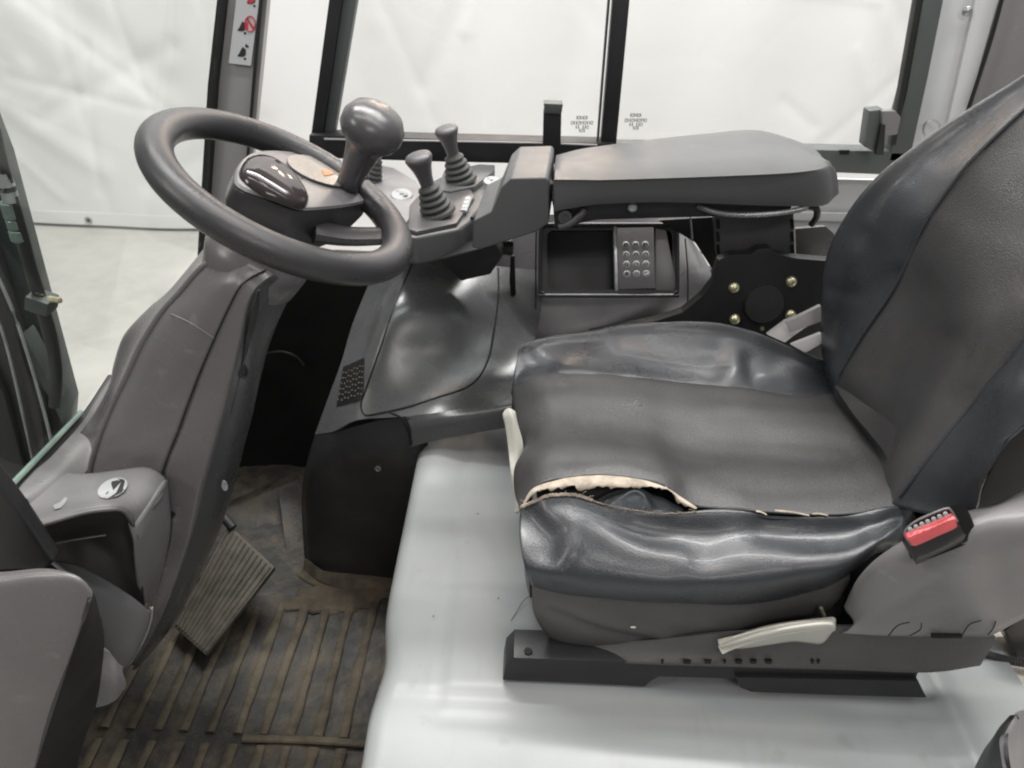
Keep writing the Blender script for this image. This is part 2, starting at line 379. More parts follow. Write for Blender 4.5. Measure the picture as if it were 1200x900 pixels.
A = Q(10, 236, y=.9); B = Q(27, 292, y=.9)
lathe('hex_nut', [(.010, 0), (.0115, .002), (.0115, .02), (.010, .022)], A, B-A, hose, 'hosefit', seg=6, sharp=20)
lathe('hose_collar', [(.008, .022), (.010, .024), (.010, .034), (.008, .036), (.0105, .038), (.0105, .05), (.008, .053)], A, B-A, hose, 'hosefit', seg=20)
box('hose_clamp', Q(49, 354, y=.9), (.03, .03, .022), hose, 'mast', rot=Matrix.Rotation(.35, 3, 'Y'), bevel=.003)
lathe('clamp_bolt', [(.004, 0), (.004, .018), (.001, .019)], Q(58, 350, y=.88), (1, -.3, .05), hose, 'brass', seg=6)

# ================================================================ CAB PILLARS, WINDOWS
fp = thing('front_pillar', 'grey cab pillar with black seals and a pictogram warning strip beside the windscreen', 'pillar', tuple(Q(265, 300, y=1.62)))
prism('post', [(266, -20, 1.62), (308, -20, 1.62), (297, 100, 1.62), (278, 300, 1.62), (238, 300, 1.62), (252, 100, 1.62)], (0, .07, 0), fp, 'pillar', bevel=.004)
prism('windscreen_seal', [(256, -20, 1.605), (267, -20, 1.605), (254, 100, 1.605), (240, 300, 1.605), (231, 300, 1.605), (243, 100, 1.605)], (0, .03, 0), fp, 'seal', bevel=.002)
prism('door_seal', [(305, -20, 1.61), (310, -20, 1.61), (299, 100, 1.61), (288, 230, 1.61), (285, 230, 1.61), (295, 100, 1.61)], (0, .03, 0), fp, 'seal', bevel=.001)
dec = prism('warning_decal', [(278, -10, 1.612), (305, -10, 1.612), (294, 77, 1.612), (268, 74, 1.612)], (0, .001, 0), fp, 'palepaint', bevel=0)
def flat(name, poly, y, parent, m, th=.0006): return prism(name, [(a, b, y) for a, b in poly], (0, th, 0), parent, m, bevel=0)
def circ(cx, cy, rx, ry, n=16, ro=0): return [(cx+rx*math.cos(2*math.pi*i/n)*math.cos(ro)-ry*math.sin(2*math.pi*i/n)*math.sin(ro), cy+rx*math.cos(2*math.pi*i/n)*math.sin(ro)+ry*math.sin(2*math.pi*i/n)*math.cos(ro)) for i in range(n)]
def truck(cx, cy):
    return [[(cx-5, cy+2), (cx-1, cy-6), (cx+3, cy-3), (cx+3, cy+3), (cx+1, cy+5), (cx-3, cy+6)], circ(cx-5, cy+4, 1.6, 1.6, 8), circ(cx+2, cy+8, 1.5, 1.5, 8)]
mss = []
for cx, cy in [(285, 31), (285, 61), (296, -1)]:
    for pg in truck(cx, cy): mss.append(prism_mesh(pts([(a, b, 1.6112) for a, b in pg]), (0, .0006, 0), 0))
mss.append(prism_mesh(pts([(a, b, 1.6112) for a, b in [(287, 55), (288, 51), (292, 55), (290, 56)]]), (0, .0006, 0), 0))
pob('pictogram', join_meshes(mss), dec, 'print_dark')
mss = [sweep_mesh(pts([(a, b, 1.6108) for a, b in circ(293, 28, 6, 9, 12)]), .0012, closed=True, seg=6, n=2)]
mss.append(prism_mesh(pts([(a, b, 1.6108) for a, b in [(288, 22), (290, 21), (299, 34), (297, 36)]]), (0, .0006, 0), 0))
mss.append(prism_mesh(pts([(a, b, 1.6108) for a, b in [(286, 27), (290, 26), (291, 35), (287, 35)]]), (0, .0006, 0), 0))
mss.append(prism_mesh(pts([(a, b, 1.6108) for a, b in circ(294, -1, 4.5, 5, 12)]), (0, .0006, 0), 0))
pob('prohibition_sign', join_meshes(mss), dec, 'print_red')

ws = thing('windscreen', 'greenish tinted glass windscreen between the left edge and the grey pillar', 'windscreen', tuple(Q(50, 540, y=.85)))
a0 = Q(-20, 600, y=.6); a1 = Q(95, 482, y=1.0); a2 = Q(240, 280, y=1.6); a3 = Q(262, -60, y=1.6); a4 = Q(-200, -400, y=.6)
prism('pane', [a0, a1, a2, a3, a4], (-.004, -.001, 0), ws, 'windscreen', bevel=0, world=True)
sweep('pane_edge', [(-20, 601, .598), (35, 546, .78), (95, 483, .998)], .004, ws, 'glassedge', seg=8)
sweep('pane_seal', [(-20, 613, .598), (40, 552, .79), (97, 491, .998), (130, 442, 1.12)], .006, ws, 'seal', seg=8)

sw = thing('side_window', 'black framed sliding side window behind the armrest', 'window', tuple(Q(700, 178, y=1.62)))
prism('frame_stile', [(388, -20, 1.62), (404, -20, 1.62), (378, 160, 1.62), (364, 160, 1.62)], (0, .04, 0), sw, 'frame', bevel=.003)
prism('frame_stile', [(404.5, -20, 1.63), (421, -20, 1.63), (391, 160, 1.63), (379, 160, 1.63)], (0, .03, 0), sw, 'greyframe', bevel=.003)
prism('mullion', [(720, -20, 1.61), (740, -20, 1.61), (722, 172, 1.61), (704, 172, 1.61)], (0, .035, 0), sw, 'frame', bevel=.003)
sweep('glazing_strip', [(715, -20, 1.625), (707, 80, 1.625), (700, 170, 1.625)], .0028, sw, 'greyframe', seg=8)
prism('bottom_rail', [(362, 158, 1.60), (520, 163, 1.60), (720, 168, 1.60), (720, 194, 1.60), (520, 190, 1.60), (362, 185, 1.60)], (0, .05, 0), sw, 'frame', bevel=.003)
prism('bottom_rail', [(720, 170, 1.60), (900, 174, 1.60), (1070, 178, 1.60), (1058, 206, 1.60), (960, 202, 1.60), (720, 196, 1.60)], (0, .05, 0), sw, 'greyframe', bevel=.004)
prism('frame_stile', [(1085, -20, 1.60), (1110, -20, 1.60), (1088, 90, 1.60), (1066, 190, 1.60), (1040, 190, 1.60), (1062, 110, 1.60)], (0, .05, 0), sw, 'greyframe', bevel=.004)
prism('stile_seal', [(1078, -20, 1.595), (1084, -20, 1.595), (1066, 80, 1.595), (1050, 170, 1.595), (1044, 170, 1.595), (1062, 70, 1.595)], (0, .02, 0), sw, 'seal', bevel=.001)
sweep('rail_seal', [(380, 163, 1.598), (600, 167, 1.598), (700, 170, 1.598)], .0022, sw, 'strap', seg=8)
prism('pane', [(415, -20, 1.64), (715, -20, 1.64), (700, 172, 1.64), (386, 162, 1.64)], (0, .004, 0), sw, 'glass', bevel=0)
prism('pane', [(737, -20, 1.655), (1082, -20, 1.655), (1046, 176, 1.655), (720, 172, 1.655)], (0, .004, 0), sw, 'glass', bevel=0)
prism('slot', [(984, 176, 1.597), (996, 176, 1.597), (995, 181, 1.597), (985, 181, 1.597)], (0, .004, 0), sw, 'black', bevel=0)
# stamped marks on the glass (small print)
for cx, cy in [(682, 144), (745, 141)]:
    mss = []
    yy = 1.638 if cx < 700 else 1.653
    for rw, (w_, dy, n) in enumerate([(14, -6, 6), (26, 0, 10), (16, 5, 6), (8, 9, 3)]):
        for i in range(n):
            x = cx-w_/2+w_*(i+.5)/n
            if rw == 2 and i == 2: continue
            if (i+rw) % 3 == 1: mss.append(sweep_mesh(pts([(a, b, yy) for a, b in circ(x, cy+dy, 1.2, 2, 8)]), .0007, closed=True, seg=4, n=1))
            else: mss.append(prism_mesh(pts([(x-.5, cy+dy-2, yy), (x+.6, cy+dy-2.2, yy), (x+.5, cy+dy+2, yy), (x-.6, cy+dy+1.8, yy)]), (0, .0004, 0), 0))
    pob('glass_stamp', join_meshes(mss), sw, 'greyframe')
# latches
l1 = prism('latch', [(637, 130, 1.58), (658, 131, 1.58), (657, 178, 1.58), (636, 176, 1.58)], (0, .03, 0), sw, 'frame', bevel=.003)
prism('latch_cap', [(637, 121, 1.572), (660, 122, 1.572), (658, 134, 1.572), (638, 133, 1.572)], (0, .035, 0), l1, 'greyframe', bevel=.003)
l2 = prism('latch', [(1019, 130, 1.57), (1036, 128, 1.57), (1036, 160, 1.57), (1028, 180, 1.57), (1013, 172, 1.57)], (0, .035, 0), sw, 'greyframe', bevel=.003)
prism('latch_arm', [(1034, 130, 1.56), (1050, 130, 1.56), (1056, 138, 1.56), (1052, 158, 1.56), (1034, 160, 1.56)], (0, .02, 0), l2, 'lightplastic', bevel=.003)
prism('latch_shadow_gap', [(1033, 146, 1.558), (1038, 146, 1.558), (1036, 182, 1.558), (1026, 182, 1.558)], (0, .01, 0), l2, 'frame', bevel=.002)

rp = thing('rear_pillar', 'pale painted rear cab pillar with a bolt beside the seat back', 'pillar', tuple(Q(1100, 150, y=1.6)))
prism('post', [(1108, -20, 1.62), (1148, -20, 1.62), (1112, 165, 1.62), (1062, 180, 1.62), (1086, 80, 1.62)], (0, .05, 0), rp, 'palepaint', bevel=.004)
prism('side_face', [(1148, -20, 1.61), (1176, -20, 1.61), (1134, 130, 1.61), (1100, 200, 1.61), (1106, 165, 1.61)], (0, .06, 0), rp, 'palepaint', bevel=.003)
sweep('seam', [(1179, -20, 1.60), (1160, 50, 1.60), (1134, 130, 1.60)], .004, rp, 'seal', seg=8)
prism('rear_panel', [(1180, -20, 1.62), (1290, -20, 1.62), (1290, 160, 1.62), (1100, 220, 1.62), (1137, 130, 1.62)], (0, .05, 0), rp, 'lightplastic', bevel=.003)
lathe('bolt', [(.009, 0), (.009, .004), (.006, .007), (.001, .008)], Q(1133, 13, y=1.61), (0, -1, 0), rp, 'steel', seg=16)
sweep('hook_ring', [(a, b, 1.6) for a, b in circ(1092, 152, 10, 11, 10)], .0022, rp, 'steel', closed=True, seg=8, n=3)
# lower cab side below the window
cs = thing('cab_side_panel', 'white painted cab side panel below the side window behind the armrest', 'panel', tuple(Q(1000, 250, y=1.66)))
prism('panel_sheet', [(900, 208, 1.66), (1080, 212, 1.66), (1080, 380, 1.66), (900, 380, 1.66)], (0, .01, 0), cs, 'palepaint', bevel=.002)
prism('panel_fold', [(900, 248, 1.645), (1080, 252, 1.645), (1080, 262, 1.645), (900, 258, 1.645)], (0, .012, 0), cs, 'palepaint', bevel=.003)

# overhead guard of the cab (above the frame)
og = thing('added_overhead_guard', 'black barred overhead guard above the seat and steering wheel', 'guard', (.2, 1.05, 2.05))
for k in range(6): box('added_bar', (.20, .70+k*.17, 2.04), (1.5, .035, .05), og, 'frame', bevel=.006)
box('added_beam', (.20, 1.66, 2.0), (1.5, .05, .08), og, 'frame', bevel=.008)
box('added_beam', (.20, .54, 2.0), (1.5, .05, .08), og, 'frame', bevel=.008)
# ================================================================ FLOOR MAT, FOOTWELL
fm = thing('floor_mat', 'dirty black ribbed rubber floor mat with brown dusty ribs in the footwell', 'mat', (-.45, .9, 0))
G = np.stack(np.meshgrid(np.linspace(-.9, -.15, 40), np.linspace(.45, 1.48, 50)), -1)
Gz = .0012*np.sin(G[..., 0]*31+G[..., 1]*17)+.001*rng.normal(size=G.shape[:2])
pob('mat_sheet', grid_mesh(np.concatenate([G, Gz[..., None]], -1), .006), fm, 'mat_base')
for i in range(13):
    x = -.745+i*.0445
    for (ya, yb) in ((.46, .715), (.735, 1.0+.012*((i*7) % 3))):
        P = [np.array([x+.0012*math.sin(i*2+k*.8), ya+(yb-ya)*k/6, .0045]) for k in range(7)]
        sweep('rib', P, [float(rng.uniform(.0062, .0098)) for _ in range(7)], fm, 'mat_rib', world=True, seg=8, n=2, flat=.35)
sweep('cross_rib', [np.array([-.42, .726, .006]), np.array([-.3, .728, .006]), np.array([-.19, .724, .006])], .007, fm, 'mat_rib', world=True, seg=8, flat=.5)
def crust(name, cx, cy, rx, ry, z, h, seed):
    r_ = np.random.default_rng(seed); A = np.linspace(0, 2*math.pi, 28, endpoint=False)
    kk = 1+.22*np.sin(A*3+seed)+.12*np.sin(A*7+seed*2)+.06*r_.normal(size=28)
    rows = []
    for s, hh in ((1, 0), (.9, h*.8), (.6, h), (.3, h*1.1), (.02, h)):
        rows.append(np.stack([cx+rx*s*kk*np.cos(A), cy+ry*s*kk*np.sin(A), np.full(28, z+hh)+(.0008*r_.normal(size=28) if s < 1 else 0)], 1))
    G = np.array(rows); G = np.concatenate([G, G[:, :1]], 1)
    return pob(name, grid_mesh(G), fm, 'dirt', kind=None)
crust('dirt_patch', -.30, 1.06, .12, .055, .002, .005, 1)
crust('dirt_patch', -.37, 1.02, .07, .03, .002, .004, 3)
crust('dirt_patch', -.25, .60, .10, .06, .004, .004, 5)
tb = thing('toe_board', 'dark dusty sloping toe board at the far end of the footwell', 'panel', (-.6, 1.2, 0))
prism('board', [Q(258, 600, y=1.25), Q(352, 560, y=1.36), Q(358, 665, y=1.14), Q(300, 690, y=1.08)], (-.02, .03, -.01), tb, 'mat_base', world=True)
prism('board_lip', [Q(326, 575, y=1.30), Q(356, 568, y=1.33), Q(358, 668, y=1.13), Q(338, 668, y=1.12)], (0, .0, .006), tb, 'mat_base', world=True)
iw = thing('cab_inner_wall', 'dark inner side wall of the cab low behind the console', 'panel', (.4, 1.5, 0))
box('wall_sheet', (.35, 1.53, .22), (1.5, .02, .62), iw, 'darkplastic')
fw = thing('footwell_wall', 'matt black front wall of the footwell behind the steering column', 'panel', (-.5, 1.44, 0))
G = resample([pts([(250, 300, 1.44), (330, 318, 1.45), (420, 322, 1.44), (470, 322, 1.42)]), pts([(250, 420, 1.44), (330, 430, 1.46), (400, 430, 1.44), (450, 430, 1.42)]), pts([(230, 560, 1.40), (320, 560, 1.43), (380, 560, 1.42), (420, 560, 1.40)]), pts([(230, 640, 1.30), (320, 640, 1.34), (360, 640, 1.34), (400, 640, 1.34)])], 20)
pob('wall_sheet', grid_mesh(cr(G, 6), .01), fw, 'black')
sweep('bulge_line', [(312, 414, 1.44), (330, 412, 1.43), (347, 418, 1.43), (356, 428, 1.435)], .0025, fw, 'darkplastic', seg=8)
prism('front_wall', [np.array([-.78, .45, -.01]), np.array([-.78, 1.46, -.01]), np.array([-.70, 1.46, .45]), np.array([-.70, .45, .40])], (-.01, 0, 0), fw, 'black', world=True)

pd = thing('brake_pedal', 'worn ribbed rubber brake pedal below the steering column', 'pedal', (-.5, .95, 0))
c00, c10, c11, c01 = Q(204, 735, y=.92), Q(241, 768, y=.86), Q(322, 664, y=1.0), Q(268, 614, y=1.1)
prism('pedal_plate', [c00, c10, c11, c01], (0, .006, -.014), pd, 'pedal', world=True, bevel=.004)
nn = np.cross(c10-c00, c01-c00); nn /= np.linalg.norm(nn); nn = nn if (CAMP-c00)@nn > 0 else -nn
for i in range(11):
    t = (i+.5)/11; a = c00+(c10-c00)*t; b_ = c01+(c11-c01)*t
    sweep('tread_rib', [a+(b_-a)*.03+nn*.001, (a+b_)/2+nn*.001, b_-(b_-a)*.03+nn*.001], .0028, pd, 'pedal', world=True, seg=6, n=2, flat=.8)
sweep('pedal_arm', [np.array(c01*.9+c11*.1), np.array(c01)+np.array([-.06, .04, .05]), np.array(c01)+np.array([-.16, .08, .2])], .009, pd, 'rubber', world=True)

# ================================================================ ENGINE COVER
ec = thing('engine_cover', 'glossy white steel engine cover carrying the seat', 'cover', (.2, .8, 0))
gx = np.concatenate([np.array([-.175, -.174, -.171, -.167, -.162, -.156, -.149, -.140, -.128, -.112]), np.linspace(-.095, .70, 90)])
gy = np.concatenate([np.linspace(.30, 1.06, 90), [1.08, 1.10, 1.12, 1.14, 1.16, 1.20]])
X, Y = np.meshgrid(gx, gy)
def sstep(a, b, t): q = np.clip((t-a)/(b-a), 0, 1); return q*q*(3-2*q)
Z = .335+0*X
Z -= .34*(np.clip((-.166-X)/.009, 0, 1))**2.2+.014*(1-sstep(-.176, -.14, X))**2
Z -= .003*(1-sstep(.594, .615, Y+0*X))+0
Z -= .0015*(1-sstep(-.078, -.062, X))*sstep(.60, .62, Y)
Z += .006*np.exp(-((X+.125)/.025)**2)*sstep(.99, 1.05, Y)
Z -= .0015*np.exp(-((X+.078)/.004)**2)*sstep(.55, .6, Y)
Z -= .0012*np.exp(-((Y-.565)/.004)**2)*sstep(-.08, -.07, X)
Z += .006*np.exp(-((X-.585)/.014)**2)*sstep(.40, .45, Y)
Xb = X+(.022*sstep(.60, .95, 1.3-Y)*0+.013*np.exp(-((Y-.64)/.06)**2)+.008*(1-sstep(.5, .62, Y)))*(1-sstep(-.15, -.06, X))
pob('top_panel', grid_mesh(np.stack([Xb, Y, Z], -1)), ec, 'white', sharp=60)
prism('front_skirt', [np.array([-.150, .30, .0]), np.array([-.165, 1.09, 0]), np.array([-.165, 1.09, .29]), np.array([-.150, .30, .29])], (.01, 0, 0), ec, 'white', world=True, bevel=0)
for px, py in [(584, 701), (508, 722), (621, 829), (716, 826), (478, 834), (578, 861), (560, 602)]:
    lathe('dirt_speck', [(.0012, 0), (.001, .0006), (.0002, .0008)], Q(px, py, z=.3362 if py < 790 else .325), (0, 0, 1), ec, 'print_dark', seg=8)
hr = thing('stray_hair', 'single dark hair lying on the white cover at the seat front', 'hair', tuple(Q(605, 715, z=.337)))
sweep('strand', [Q(622, 697, z=.345), Q(612, 706, z=.340), Q(606, 716, z=.338), Q(599, 727, z=.337)], .00045, hr, 'print_dark', world=True, seg=5)
rf = thing('rear_floor_panel', 'cream floor panel behind the white cover at the right edge', 'panel', (.75, .7, .3))
prism('panel_sheet', [np.array([.60, .3, .315]), np.array([1.1, .3, .315]), np.array([1.1, 1.4, .315]), np.array([.60, 1.4, .315])], (0, 0, -.01), rf, 'cream', world=True, bevel=0)

# ================================================================ SIDE CONSOLE
sc = thing('side_console', 'dark moulded plastic side console with storage tray and keypad beyond the seat', 'console', (0, 1.2, 0))
rowsC = [
 [(434, 328, 1.36), (413, 380, 1.30), (400, 424, 1.24), (385, 465, 1.20), (369, 509, 1.16)],
 [(455, 316, 1.36), (434, 376, 1.27), (420, 424, 1.21), (406, 462, 1.17), (392, 505, 1.13)],
 [(484, 306, 1.37), (463, 360, 1.25), (447, 415, 1.19), (436, 455, 1.155), (420, 492, 1.12)],
 [(535, 306, 1.38), (522, 360, 1.27), (507, 415, 1.21), (494, 455, 1.16), (476, 488, 1.115)],
 [(585, 312, 1.40), (578, 366, 1.31), (567, 415, 1.24), (552, 452, 1.18), (536, 480, 1.12), ],
 [(640, 318, 1.42), (632, 375, 1.34), (622, 415, 1.27), (612, 445, 1.20), (600, 468, 1.13)]]
surf('hood', [[(q[0], q[1], q[2]) for q in r] for r in rowsC], sc, 'gloss', n=40, ru=8, thick=.004)
surf('hood', [[(476, 488, 1.115), (482, 505, 1.10), (480, 524, 1.094)], [(536, 480, 1.12), (534, 492, 1.10), (520, 514, 1.094)], [(600, 468, 1.13), (600, 478, 1.10), (600, 500, 1.094)]], sc, 'gloss', n=12, ru=8)
def onsurf(rows, px, py, lift=.0015):
    G = cr(resample([pts(r) for r in rows], 40), 8).reshape(-1, 3); d = proj(G)-np.array([px, py]); k = np.argsort((d**2).sum(1))[:4]
    w = 1/((d[k]**2).sum(1)+.01); g = (G[k]*w[:, None]).sum(0)/w.sum()
    g = Q(px, py, y=g[1]); v = CAMP-g; return g+v/np.linalg.norm(v)*lift
seam_px = [(484, 306), (462, 360), (445, 410), (429, 455), (423, 474), (428, 486), (445, 484), (480, 476), (515, 465), (545, 455), (562, 441), (574, 415), (580, 380), (584, 345), (584, 314)]
sweep('access_panel_seam', [onsurf(rowsC, *p, lift=.0004) for p in seam_px], .0018, sc, 'black', world=True, seg=6, n=4)
sweep('hood_seam', [Q(456, 483, y=1.115), Q(470, 490, y=1.108), Q(478, 505, y=1.098), Q(482, 522, y=1.090)], .002, sc, 'black', world=True, seg=6)
# vent
vt = surf('vent_recess', [[onsurf(rowsC, (402+(427-402)*v)*(1-u)+(394+(425-394)*v)*u, (430+(419-430)*v)*(1-u)+(477+(468-477)*v)*u, lift=.0022) for v in np.linspace(0, 1, 5)] for u in np.linspace(0, 1, 6)], sc, 'black', n=10, ru=2, thick=0, world=True)
VM = None
for r in range(6):
    for c in range(8):
        fx, fy = (c+.5)/8, (r+.5)/6
        a = np.array([402, 434])*(1-fx)*(1-fy)+np.array([427, 424])*fx*(1-fy)+np.array([425, 463])*fx*fy+np.array([394, 472])*(1-fx)*fy
        o = onsurf(rowsC, a[0], a[1]+(c % 2)*1.5, lift=.0035)
        if VM is None:
            ob = lathe('vent_stud', [(.0019, 0), (.0017, .0012), (.0004, .0015)], o, (0, -1, .4), vt, 'vmesh', seg=6); VM = ob; o0 = o
        else:
            ob = VM.copy(); COL.objects.link(ob); ob.location = V(o-o0)
# lower panel
surf('lower_panel', [[(369, 509, 1.16), (360, 540, 1.155), (354, 570, 1.15), (354, 610, 1.14), (357, 658, 1.125)],
                     [(385, 508, 1.135), (374, 540, 1.12), (368, 570, 1.115), (368, 612, 1.11), (374, 668, 1.10)],
                     [(440, 494, 1.118), (432, 530, 1.10), (430, 570, 1.097), (430, 620, 1.095), (432, 678, 1.09)],
                     [(478, 490, 1.112), (482, 530, 1.095), (488, 570, 1.09), (488, 620, 1.088), (480, 682, 1.085)],
                     [(500, 490, 1.12), (502, 530, 1.11), (510, 570, 1.10), (510, 620, 1.10), (500, 682, 1.10)]], sc, 'darkplastic', n=26, ru=8)
lathe('screw', [(.006, 0), (.0065, .002), (.004, .003), (.003, .0015), (.0005, .001)], Q(443, 549, y=1.094), (0, -1, .1), sc, 'column', seg=18)
surf('panel_lip', [[(357, 655, 1.11), (382, 670, 1.08), (430, 680, 1.07), (480, 684, 1.065)], [(355, 668, 1.10), (382, 684, 1.06), (430, 694, 1.05), (480, 700, 1.045)]], sc, 'mat_rib', n=16)
# upper body behind tray (sloping toward the viewer), with arc edge
surf('console_body', [
 [(560, 285, 1.490), (592, 350, 1.410), (592, 410, 1.340), (592, 470, 1.18)],
 [(605, 255, 1.500), (625, 345, 1.410), (625, 410, 1.330), (640, 470, 1.18)],
 [(700, 252, 1.500), (700, 345, 1.410), (700, 400, 1.330), (700, 450, 1.18)],
 [(790, 255, 1.500), (800, 320, 1.410), (795, 368, 1.350), (790, 440, 1.18)],
 [(798, 262, 1.500), (834, 322, 1.410), (818, 362, 1.360), (810, 430, 1.18)]], sc, 'plastic', n=24, ru=8, thick=.006)
for a in ([(629, 256, 1.43), (628, 300, 1.40), (628, 362, 1.345)], [(803, 280, 1.43), (806, 320, 1.385), (806, 366, 1.34)]):
    sweep('body_seam', a, .0016, sc, 'black', seg=6)
prism('body_slot', [(598, 300, 1.36), (603, 300, 1.36), (605, 358, 1.360), (600, 360, 1.360), (597, 330, 1.345)], (0, .01, 0), sc, 'black', bevel=.001)
# tray: frame tilted toward the viewer
def TR(px, py, lift=0):
    fy = (py-268)/77.; g = Q(px, py, y=1.40-.055*fy); return g+np.array([0, -.6, .8])*lift
def rrect(x0, y0, x1, y1, r, n=4):
    out = []
    for cx, cy, a0 in ((x1-r, y0+r, -90), (x1-r, y1-r, 0), (x0+r, y1-r, 90), (x0+r, y0+r, 180)):
        for i in range(n+1): a = math.radians(a0+90*i/n); out.append((cx+r*math.cos(a), cy+r*math.sin(a)))
    return out
tn = np.cross(TR(765, 268)-TR(640, 268), TR(700, 340)-TR(700, 268)); tn /= np.linalg.norm(tn)
if tn@(CAMP-TR(700, 300)) > 0: tn = -tn
# ring frame
outer = [TR(a, b, .006) for a, b in rrect(631, 263, 794, 350, 10)]; inner = [TR(a, b, .006) for a, b in rrect(641, 272, 787, 341, 7)]
bm = bmesh.new(); k = len(outer)
vo = [bm.verts.new(V(p)) for p in outer]; vi = [bm.verts.new(V(p)) for p in inner]
vo2 = [bm.verts.new(V(p+tn*.012)) for p in outer]; vi2 = [bm.verts.new(V(p+tn*.040)) for p in inner]
for i in range(k):
    j = (i+1) % k; bm.faces.new((vo[i], vo[j], vi[j], vi[i])); bm.faces.new((vo[i], vo2[i], vo2[j], vo[j])); bm.faces.new((vi[i], vi[j], vi2[j], vi2[i]))
bm.faces.new(vi2)
tray = pob('storage_tray', from_bm(bm), sc, 'tray')
sweep('tray_lip', [TR(a, b, .006) for a, b in rrect(633, 265, 793, 348, 9)], .0042, tray, 'darkplastic', world=True, closed=True, seg=8, n=2)
prism('highlight_wedge', [TR(767, 270, .007), TR(780, 272, .007), TR(793, 338, .007), TR(789, 344, .007), TR(767, 342, .007)], tn*.03, tray, 'lightplastic', world=True, bevel=.003)  # lighter wedge painting in the highlight at the tray's right side
kp = prism('keypad', [TR(722, 270, .010), TR(765, 269, .010), TR(767, 341, .010), TR(724, 342, .010)], tn*.03, sc, 'lightplastic', world=True, bevel=.002, label='small numeric keypad with twelve round silver keys')
prism('keypad_bezel', [TR(718, 268, .008), TR(722, 268, .008), TR(724, 343, .008), TR(720, 343, .008)], tn*.03, kp, 'steel', world=True, bevel=.001)
keys = '123456789'
kn = -tn/np.linalg.norm(tn)
xa = TR(765, 300)-TR(722, 301); ya = TR(740, 280)-TR(741, 330)
for i in range(12):
    r_, c_ = divmod(i, 3); cx = 732.4+c_*11.3+r_*.35; cy = 290.5+r_*11.2-c_*.2
    o = TR(cx, cy, .0102)
    ky = lathe('key', [(.0064, 0), (.0069, .0010), (.0060, .0018), (.0045, .0020), (.0043, .0013), (.0001, .0013)], o, kn, kp, 'key', seg=18)
    lathe('key_face', [(.0044, .0012), (.0044, .0016), (.0001, .0016)], o, kn, kp, 'greyframe', seg=16)
    ch = keys[i] if i < 9 else {10: '0'}.get(i)
    if ch:
        # digit is a sub-part, printed proud of the key: hold depth at three levels by parenting to keypad
        pob('key_digit', text_mesh(ch, o+kn*.0021, xa, ya, .0092), kp, 'print_white', sharp=None)
    elif i == 11:
        prism('key_arrow', [TR(cx-3, cy+1.2, .0122), TR(cx+.5, cy-.8, .0122), TR(cx+1.5, cy-3.5, .0122), TR(cx+2.8, cy-3.5, .0122), TR(cx+2.5, cy+1.8, .0122), TR(cx-2, cy+2.5, .0122)], kn*.0004, kp, 'print_white', world=True, bevel=0)

# ================================================================ MOUNT BRACKET
br = thing('seat_mount_bracket', 'black bracket plate with four zinc bolts and a round cap under the armrest', 'bracket', tuple(Q(900, 380, y=1.2)))
outl = [(838, 318), (842, 306), (856, 299), (880, 298), (888, 292), (902, 291), (910, 298), (935, 303), (975, 306), (985, 306), (985, 450), (900, 440), (760, 410), (690, 392), (770, 376), (800, 366), (822, 348), (836, 330)]
prism('bracket_plate', [(a, b, 1.20) for a, b in outl], (0, .022, 0), br, 'frame', bevel=.002)
for px, py in [(860, 337), (927, 330), (861, 374), (926, 369)]:
    lathe('bolt', [(.0095, 0), (.0095, .002), (.0075, .0055), (.004, .0075), (.0005, .008)], Q(px, py, y=1.199), (0, -1, .1), br, 'brass', seg=20)
lathe('round_cap', [(.0345, 0), (.0345, .004), (.033, .007), (.0005, .008)], Q(895, 356, y=1.199), (0, -1, .15), br, 'rubber', seg=36)
lathe('small_screw', [(.004, 0), (.0035, .003), (.0005, .0035)], Q(893, 385, y=1.199), (0, -1, .1), br, 'brass', seg=10)
# slotted upright
su = prism('slotted_upright', [(838, 252, 1.24), (930, 250, 1.24), (932, 304, 1.24), (842, 304, 1.24)], (0, .03, 0), br, 'plastic', bevel=.002)
for x0 in (838, 925):
    for k in range(3): prism('slot', [(x0+1, 257+k*15, 1.239), (x0+5, 257+k*15, 1.239), (x0+6, 268+k*15, 1.239), (x0+2, 268+k*15, 1.239)], (0, .003, 0), su, 'black', bevel=0)
prism('side_plate', [(932, 268, 1.30), (968, 265, 1.30), (978, 274, 1.30), (980, 310, 1.30), (934, 308, 1.30)], (0, .01, 0), br, 'plastic', bevel=.003)
prism('back_web', [(770, 258, 1.34), (838, 254, 1.34), (846, 312, 1.34), (836, 318, 1.34), (815, 285, 1.34)], (0, .012, 0), br, 'darkplastic', bevel=.003)
sweep('web_edge', [(809, 254, 1.33), (811, 280, 1.33)], .002, br, 'steel', seg=6)
# webbing stalk pieces
bs = thing('belt_webbing', 'grey seat belt webbing bunched between the bracket and the seat back', 'seat belt', tuple(Q(940, 390, y=1.15)))
prism('webbing_fold', [(898, 392, 1.13), (920, 376, 1.15), (935, 370, 1.15), (948, 382, 1.14), (930, 394, 1.12), (920, 402, 1.11)], (0, .006, 0), bs, 'strap', bevel=.002)
prism('webbing_fold', [(921, 378, 1.125), (962, 358, 1.13), (966, 376, 1.12), (926, 390, 1.12)], (0, .008, 0), bs, 'strap', bevel=.002)
prism('webbing_fold', [(926, 404, 1.10), (962, 390, 1.11), (968, 400, 1.10), (944, 414, 1.09)], (0, .006, 0), bs, 'strap', bevel=.002)

